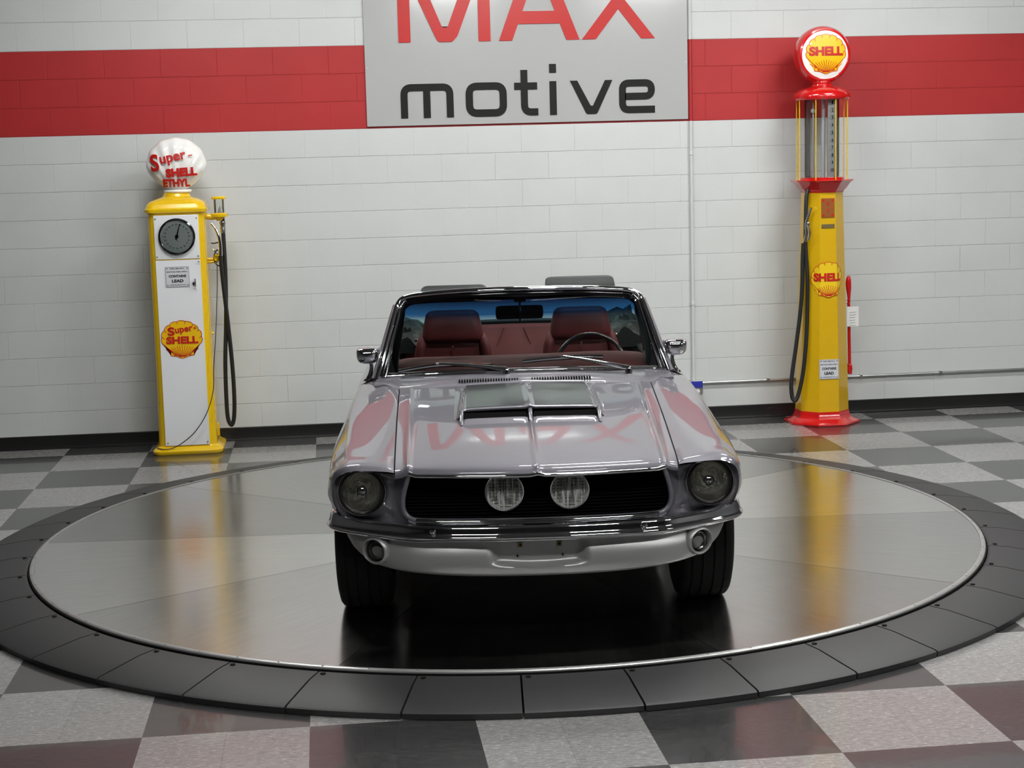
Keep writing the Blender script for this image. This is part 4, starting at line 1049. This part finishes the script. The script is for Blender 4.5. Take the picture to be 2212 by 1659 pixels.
# windscreen frame
outer = [(.750, -.925, .902), (.722, -.985, .985), (.690, -1.07, 1.09), (.658, -1.155, 1.195), (.641, -1.20, 1.245), (.618, -1.215, 1.278), (.570, -1.205, 1.296), (.50, -1.19, 1.306), (.35, -1.16, 1.318), (.18, -1.135, 1.324), (0, -1.125, 1.326)]
inner_ = [(.634, -.895, .918), (.624, -.965, .99), (.610, -1.06, 1.095), (.595, -1.145, 1.19), (.590, -1.185, 1.232), (.570, -1.195, 1.250), (.54, -1.19, 1.258), (.47, -1.175, 1.263), (.33, -1.15, 1.268), (.17, -1.128, 1.272), (0, -1.12, 1.274)]
def both(pts): return [C(-x, v, z) for x, v, z in pts]+[C(x, v, z) for x, v, z in reversed(pts[:-1])]
O_, I_ = crom(both(outer), 4), crom(both(inner_), 4)
b = BM(); rows = []
for o_, i_ in zip(O_, I_):
    n_ = Vector((0, -1, .35)).normalized(); bk = Vector((0, .05, -.012))
    rows.append([i_-n_*.012+bk*.6, i_-n_*.004, i_.lerp(o_, .35)+n_*.002, i_.lerp(o_, .60)+n_*.0, i_.lerp(o_, .75)-n_*.004, o_-n_*.02+bk*.2, o_+bk*1.2, i_.lerp(o_, .5)+bk*1.6])
grid(b, rows, closeu=True); wf = obj('windshield_frame', b, M_blackgloss, car, True, angle=50)
b = BM(); tube(b, [i_.lerp(o_, .88)+Vector((0, -.008, .002)) for o_, i_ in zip(O_, I_)], .0125, 12, flat=(.9, 1.1)); obj('outer_trim', b, M_chrome, wf)
b = BM(); tube(b, [i_.lerp(o_, .50)+Vector((0, -.006, .003)) for o_, i_ in list(zip(O_, I_))[:22]], .0055, 10); obj('inner_trim', b, M_chrome, wf); b = BM(); tube(b, [i_.lerp(o_, .50)+Vector((0, -.006, .003)) for o_, i_ in list(zip(O_, I_))[-22:]], .0055, 10); obj('inner_trim', b, M_chrome, wf)
for sgn in (-1, 1):
    b = BM(); tube(b, [C(sgn*(x+.006), v-.02, z-.004) for x, v, z in outer[:5]], .014, 10, smooth=3, flat=(1, .8)); obj('pillar_skin', b, M_paint, wf)
# bottom reveal moulding
xs_ = [-.74+1.48*q/36 for q in range(37)]
b = BM(); tube(b, [C(x, wb(x)-.012, wbz(x)+.004) for x in xs_], .012, 10, flat=(.7, 1)); obj('lower_trim', b, M_chrome, wf)
b = BM(); tube(b, [C(x, wb(x)-.028, wbz(x)+.012) for x in xs_], .008, 8); obj('glass_seal', b, M_black, wf)
# glass
rows = []
for q in range(33):
    s_ = -1+2*q/32; xt = s_*.592; xb_ = s_*.690; rw = []
    for k_ in range(13):
        t_ = k_/12; x = xb_+(xt-xb_)*t_
        vb, zb_ = wb(xb_)-.03+ .0, wbz(xb_)+.006
        vt = -1.127-.07*(abs(xt)/.59)**2.2; ztp = 1.286-.030*(abs(xt)/.59)**3
        bul = .018*math.sin(PI*t_)
        rw.append(C(x, vb+(vt-vb)*t_+bul*.8, zb_+(ztp-zb_)*t_+bul*.5))
    rows.append(rw)
b = BM(); grid(b, rows); ws = obj('windshield_glass', b, M_wind, car)

# cabin tub
b = BM()
box(b, -.74, -.69, 1.02, 2.30, .33, .885, .01); box(b, .69, .74, 1.02, 2.30, .33, .885, .01); obj('door_trim', b, M_vinyl, car)
for sgn in (-1, 1):
    b = BM(); tube(b, [C(sgn*.71, -1.0, .90), C(sgn*.712, -1.5, .898), C(sgn*.715, -2.2, .90)], .022, 12, flat=(.5, 1.2)); obj('door_sill', b, M_vinyl, car)
    b = BM(); tube(b, [C(sgn*.672, -1.32, .975), C(sgn*.676, -1.22, .985), C(sgn*.682, -1.10, .955), C(sgn*.69, -1.02, .915), C(sgn*.70, -.96, .88)], .036, 12, smooth=4, flat=(1, .7)); obj('vent_window_post', b, M_vinyl, car)
b = BM(); box(b, -.70, .70, 1.0, 2.9, .22, .36); obj('cabin_floor', b, M_blackmat, car, False)
b = BM(); box(b, -.735, .735, 2.74, 3.06, .84, .885, .01); box(b, -.735, .735, 2.98, 3.02, .36, .86)
box(b, -.735, -.69, 2.28, 3.02, .36, .892, .01); box(b, .69, .735, 2.28, 3.02, .36, .892, .01); obj('boot_well', b, M_vinyl, car)
# dashboard
rows = []
for x in [-.685, -.66, -.60, -.45, -.3, -.15, 0, .15, .3, .45, .60, .66, .685]:
    e_ = {.685: .06, .66: .022, .60: .004}.get(abs(x), 0); hum = .006*math.exp(-((x-.38)/.2)**2)
    vb = wb(x)-.045
    rows.append([C(x, vb, wbz(x)-.012-e_*.3), C(x, (vb-1.12)/2, .952-e_+hum*.5), C(x, -1.12, .968-e_+hum), C(x, -1.20, .972-e_+hum), C(x, -1.255, .962-e_+hum), C(x, -1.275, .935-e_), C(x, -1.265, .88), C(x, -1.24, .72)])
b = BM(); grid(b, dense(rows, 4, 3)); dash = obj('dashboard', b, M_maroon, car)
# steering wheel
swc = C(.385, -1.47, .855); til = math.radians(22)
ring = [swc+Vector((.190*math.cos(a), .190*math.sin(a)*math.sin(til), .190*math.sin(a)*math.cos(til))) for a in [2*PI*q/48 for q in range(48)]]
b = BM(); tube(b, ring, .0115, 12, closed=True); stw = obj('steering_wheel', b, M_wood, car)
b = BM()
for a in (PI/6, 5*PI/6, 3*PI/2): tube(b, [swc, swc+Vector((.185*math.cos(a), .185*math.sin(a)*math.sin(til), .185*math.sin(a)*math.cos(til)))], .009, 8, flat=(.4, 1.4))
tube(b, [swc, swc+Vector((0, -.22, -.09))], .025, 12); obj('spoke', b, M_chrome, stw)

# seats
def pad(bm, secs, nx=16):
    """closed loft of rounded rectangles: (cx, v, z, half_w, half_d, r)"""
    rows = []
    for cx, v, z, hw, hd, rc in secs:
        rows.append([C(cx+x, v-y, z) for x, y in rrect(hw, hd, rc, 5)])
    A = [list(c_) for c_ in zip(*[crom(list(cc), 5) for cc in zip(*rows)])]
    V = grid(bm, A, closeu=True)
    for rw in (V[0], V[-1]): bm.faces.new(rw)
for sgn in (-1, 1):
    cx = sgn*.362
    b = BM(); pad(b, [(cx, -1.93, .40, .23, .05, .04), (cx, -1.93, .42, .25, .06, .05), (cx, -1.95, .70, .235, .065, .06), (cx, -1.97, .90, .215, .055, .05), (cx, -1.975, .965, .200, .045, .045), (cx, -1.98, .990, .18, .03, .03)])
    seat = obj('front_seat', b, M_maroon, car)
    for s3 in (-1, 1):
        b = BM(); tube(b, [C(cx+s3*.205, -1.90, .50), C(cx+s3*.200, -1.895, .75), C(cx+s3*.185, -1.905, .92), C(cx+s3*.170, -1.93, .978), C(cx+s3*.165, -1.965, .992)], lambda t: .036-.012*t, 14, smooth=4); obj('bolster', b, M_maroon, seat)
    b = BM(); pad(b, [(cx, -1.955, .962, .168, .035, .03), (cx, -1.945, .985, .174, .060, .05), (cx, -1.95, 1.04, .168, .068, .055), (cx, -1.955, 1.095, .156, .062, .055), (cx, -1.96, 1.125, .146, .050, .045), (cx, -1.965, 1.140, .125, .030, .03), (cx, -1.965, 1.143, .10, .02, .02)])
    obj('headrest', b, M_maroon, seat)
    b = BM(); pad(b, [(cx, -1.68, .34, .24, .24, .05), (cx, -1.68, .36, .25, .25, .06), (cx, -1.68, .46, .25, .25, .06), (cx, -1.70, .50, .22, .22, .06)]); obj('cushion', b, M_maroon, seat)
    b = BM(); box(b, cx-.006, cx+.006, 1.885, 1.895, .925, .95, .002); obj('seat_badge', b, M_chrome, seat)
# rear seat
rows = []
for i in range(29):
    x = -.66+1.32*i/28; ax = abs(x); rw = []
    for j in range(9):
        t_ = j/8; z = .45+.52*t_-.02*(ax/.66)**2; v = -2.42-.20*t_
        puff = .02*math.sin(PI*t_)
        ch = abs(ax-(.06+.18*(1-t_)*1.2)); puff -= .014*math.exp(-(ch/.012)**2)
        rw.append(C(x, v+puff, z))
    rw.append(C(x, -2.66, .985-.02*(ax/.66)**2)); rw.append(C(x, -2.72, .97))
    rows.append(rw)
b = BM(); grid(b, rows); rs = obj('rear_seat', b, M_maroon, car)
b = BM()
for sgn in (-1, 1): tube(b, [C(sgn*.06, -2.605, .968), C(sgn*.11, -2.57, .85), C(sgn*.17, -2.53, .72)], .004, 8, smooth=3)
obj('seam_piping', b, M_maroon, rs)
b = BM(); tube(b, [C(-.62, -2.68, .978), C(-.3, -2.70, .994), C(0, -2.70, .998), C(.3, -2.70, .994), C(.62, -2.68, .978)], .015, 10, smooth=5); obj('boot_edge', b, M_vinyl, rs)
# folded soft top
def fold_noise(i, j): return .012*math.sin(i*1.7+j*.9)+.008*math.sin(i*.6-j*2.1)
rows = []
for i in range(41):
    x = -.74+1.48*i/40; ax = abs(x); side = max(0, (ax-.56)/.18)
    rw = []
    for j in range(11):
        a = PI*j/10; hgt = .035+.065*side**.8; wid = .17
        rw.append(C(x, -2.86+wid*math.cos(a)+fold_noise(i, j)*.6, .945+hgt*math.sin(a)+fold_noise(j, i)*(.3+side)*math.sin(a)))
    rows.append(rw)
b = BM(); grid(b, rows); obj('folded_top', b, M_vinyl, car)
for sgn in (-1, 1):                             # crumpled top stack at the cabin sides
    rows = []
    for i in range(37):
        t_ = i/36; v = -2.10-.80*t_; rw = []
        hh = (.125 if sgn < 0 else .17)*(math.sin(PI*(.10+.80*t_)))**.5
        for j in range(17):
            a = PI*j/16; w1 = 1+.10*math.sin(i*.9)
            px_ = .640+.118*math.cos(a)*w1; fn = .014*math.sin(a)*math.sin(5*a+i*.55)+.010*math.sin(i*1.9+j)*math.sin(a)
            rw.append(C(sgn*(px_+.012*math.sin(i*.8+j*.6)), v+.012*math.sin(j*1.3+i), .89+(hh+fn)*math.sin(a)**.8))
        rows.append(rw)
    b = BM(); V = grid(b, rows); b.faces.new(V[0]); b.faces.new(V[-1]); o = obj('top_side_stack', b, M_vinyl, car)
    b = BM(); lathe(b, [(1e-4, -.010), (.009, -.007), (.011, 0)], 16, (sgn*.575, 2.075, .965), 'Y'); obj('snap_button', b, M_chrome, o)
# sun visors folded above the header
for sgn, z0, z1, xa, xb in ((-1, 1.300, 1.332, .165, .515), (1, 1.312, 1.362, .138, .505)):
    b = BM(); cxv = sgn*(xa+xb)/2; hw = (xb-xa)/2
    pad(b, [(cxv, -1.26, z0-.05, hw-.004, .006, .006), (cxv, -1.28, z0-.01, hw, .010, .008), (cxv, -1.34, z1-.012, hw-.006, .011, .009), (cxv, -1.35, z1-.003, hw-.020, .009, .008), (cxv, -1.352, z1, hw-.035, .005, .005)])
    obj('sun_visor', b, M_vinyl, car)
# inside mirror
b = BM(); pad(b, [(-.002, -1.205, 1.158, .108, .008, .008), (-.002, -1.205, 1.163, .120, .010, .01), (-.002, -1.20, 1.194, .124, .012, .012), (-.002, -1.195, 1.225, .120, .010, .01), (-.002, -1.195, 1.230, .108, .008, .008)]); im = obj('rear_view_mirror', b, M_blackgloss, car)
b = BM(); tube(b, [C(0, -1.16, 1.275), C(0, -1.178, 1.23), C(0, -1.18, 1.145)], .006, 8); box(b, -.03, .03, 1.155, 1.17, 1.250, 1.275, .004); obj('mirror_stem', b, M_blackgloss, im)
b = BM(); 
for q in range(9): lathe(b, [(1e-4, -.003), (.003, 0), (1e-4, .003)], 8, (0, 1.168, 1.235-.008*q))
obj('bead_strip', b, M_chrome, im)
# outside mirrors
for sgn in (-1, 1):
    cxm, zc_ = sgn*.783, 1.013
    rows = []
    for q, (dv, k1) in enumerate(((-.050, .97), (-.046, 1.0), (-.01, 1.0), (.020, .96), (.036, .82), (.044, .50), (.046, .04))):
        rw = []
        for i in range(32):
            a = 2*PI*i/32; ca, sa = math.cos(a), math.sin(a)
            ex = .068*math.copysign(abs(ca)**.55, ca)*(1-.34*(1-sa)/2); ez = .041*math.copysign(abs(sa)**.55, sa)
            rw.append(C(cxm+sgn*0+ex*k1, -1.0+dv, zc_+ez*k1))
        rows.append(rw)
    b = BM(); V = grid(b, rows, closeu=True); b.faces.new(V[-1]); sm_ = obj('door_mirror', b, M_chrome, car)
    b = BM(); g_ = [C(cxm+.060*math.copysign(abs(math.cos(2*PI*i/32))**.6, math.cos(2*PI*i/32)), -1.049, zc_+.036*math.copysign(abs(math.sin(2*PI*i/32))**.6, math.sin(2*PI*i/32))) for i in range(32)]; b.faces.new([b.verts.new(p) for p in g_]); obj('mirror_glass', b, M_mirror, sm_)
    b = BM(); tube(b, [C(sgn*.770, -1.0, .985), C(sgn*.766, -1.0, .955), C(sgn*.774, -1.0, .915), C(sgn*.782, -1.0, .893)], lambda t: .009+.008*t*t, 12, smooth=4); lathe(b, [(1e-4, .014), (.022, .010), (.028, 0)], 20, (sgn*.784, 1.0, .886)); obj('mirror_stalk', b, M_chrome, sm_)
# wipers
for P_, K_, A_ in (([C(-.622, -.862, .948), C(-.52, -.845, .965), C(-.418, -.835, .976), C(-.25, -.82, .975), C(-.15, -.80, .970)], C(-.418, -.828, .984), C(-.086, -.735, .955)),
                   ([C(-.006, -.785, .988), C(.10, -.80, .995), C(.199, -.81, .998), C(.32, -.83, 1.000), C(.40, -.85, .992)], C(.199, -.803, 1.006), C(.520, -.765, .940))):
    b = BM(); tube(b, P_, .007, 8, smooth=4, flat=(1.2, .8)); wp = obj('wiper', b, M_chrome, car)
    b = BM(); tube(b, [K_, K_.lerp(A_, .4)+Vector((0, 0, .004)), A_+Vector((0, 0, .004))], lambda t: .008+.008*t, 10, smooth=5, flat=(.7, 1.3)); obj('wiper_arm', b, M_chrome, wp)
    b = BM(); lathe(b, [(1e-4, .014), (.012, .010), (.017, 0), (.019, -.02)], 16, tuple(A_)); box(b, K_.x-.018, K_.x+.018, K_.y-.006, K_.y+.008, K_.z-.006, K_.z+.004, .002); obj('wiper_pivot', b, M_chrome, wp)
    b = BM(); tube(b, [p+Vector((0, .004, -.009)) for p in P_], .004, 6, smooth=4); obj('wiper_blade', b, M_black, wp)
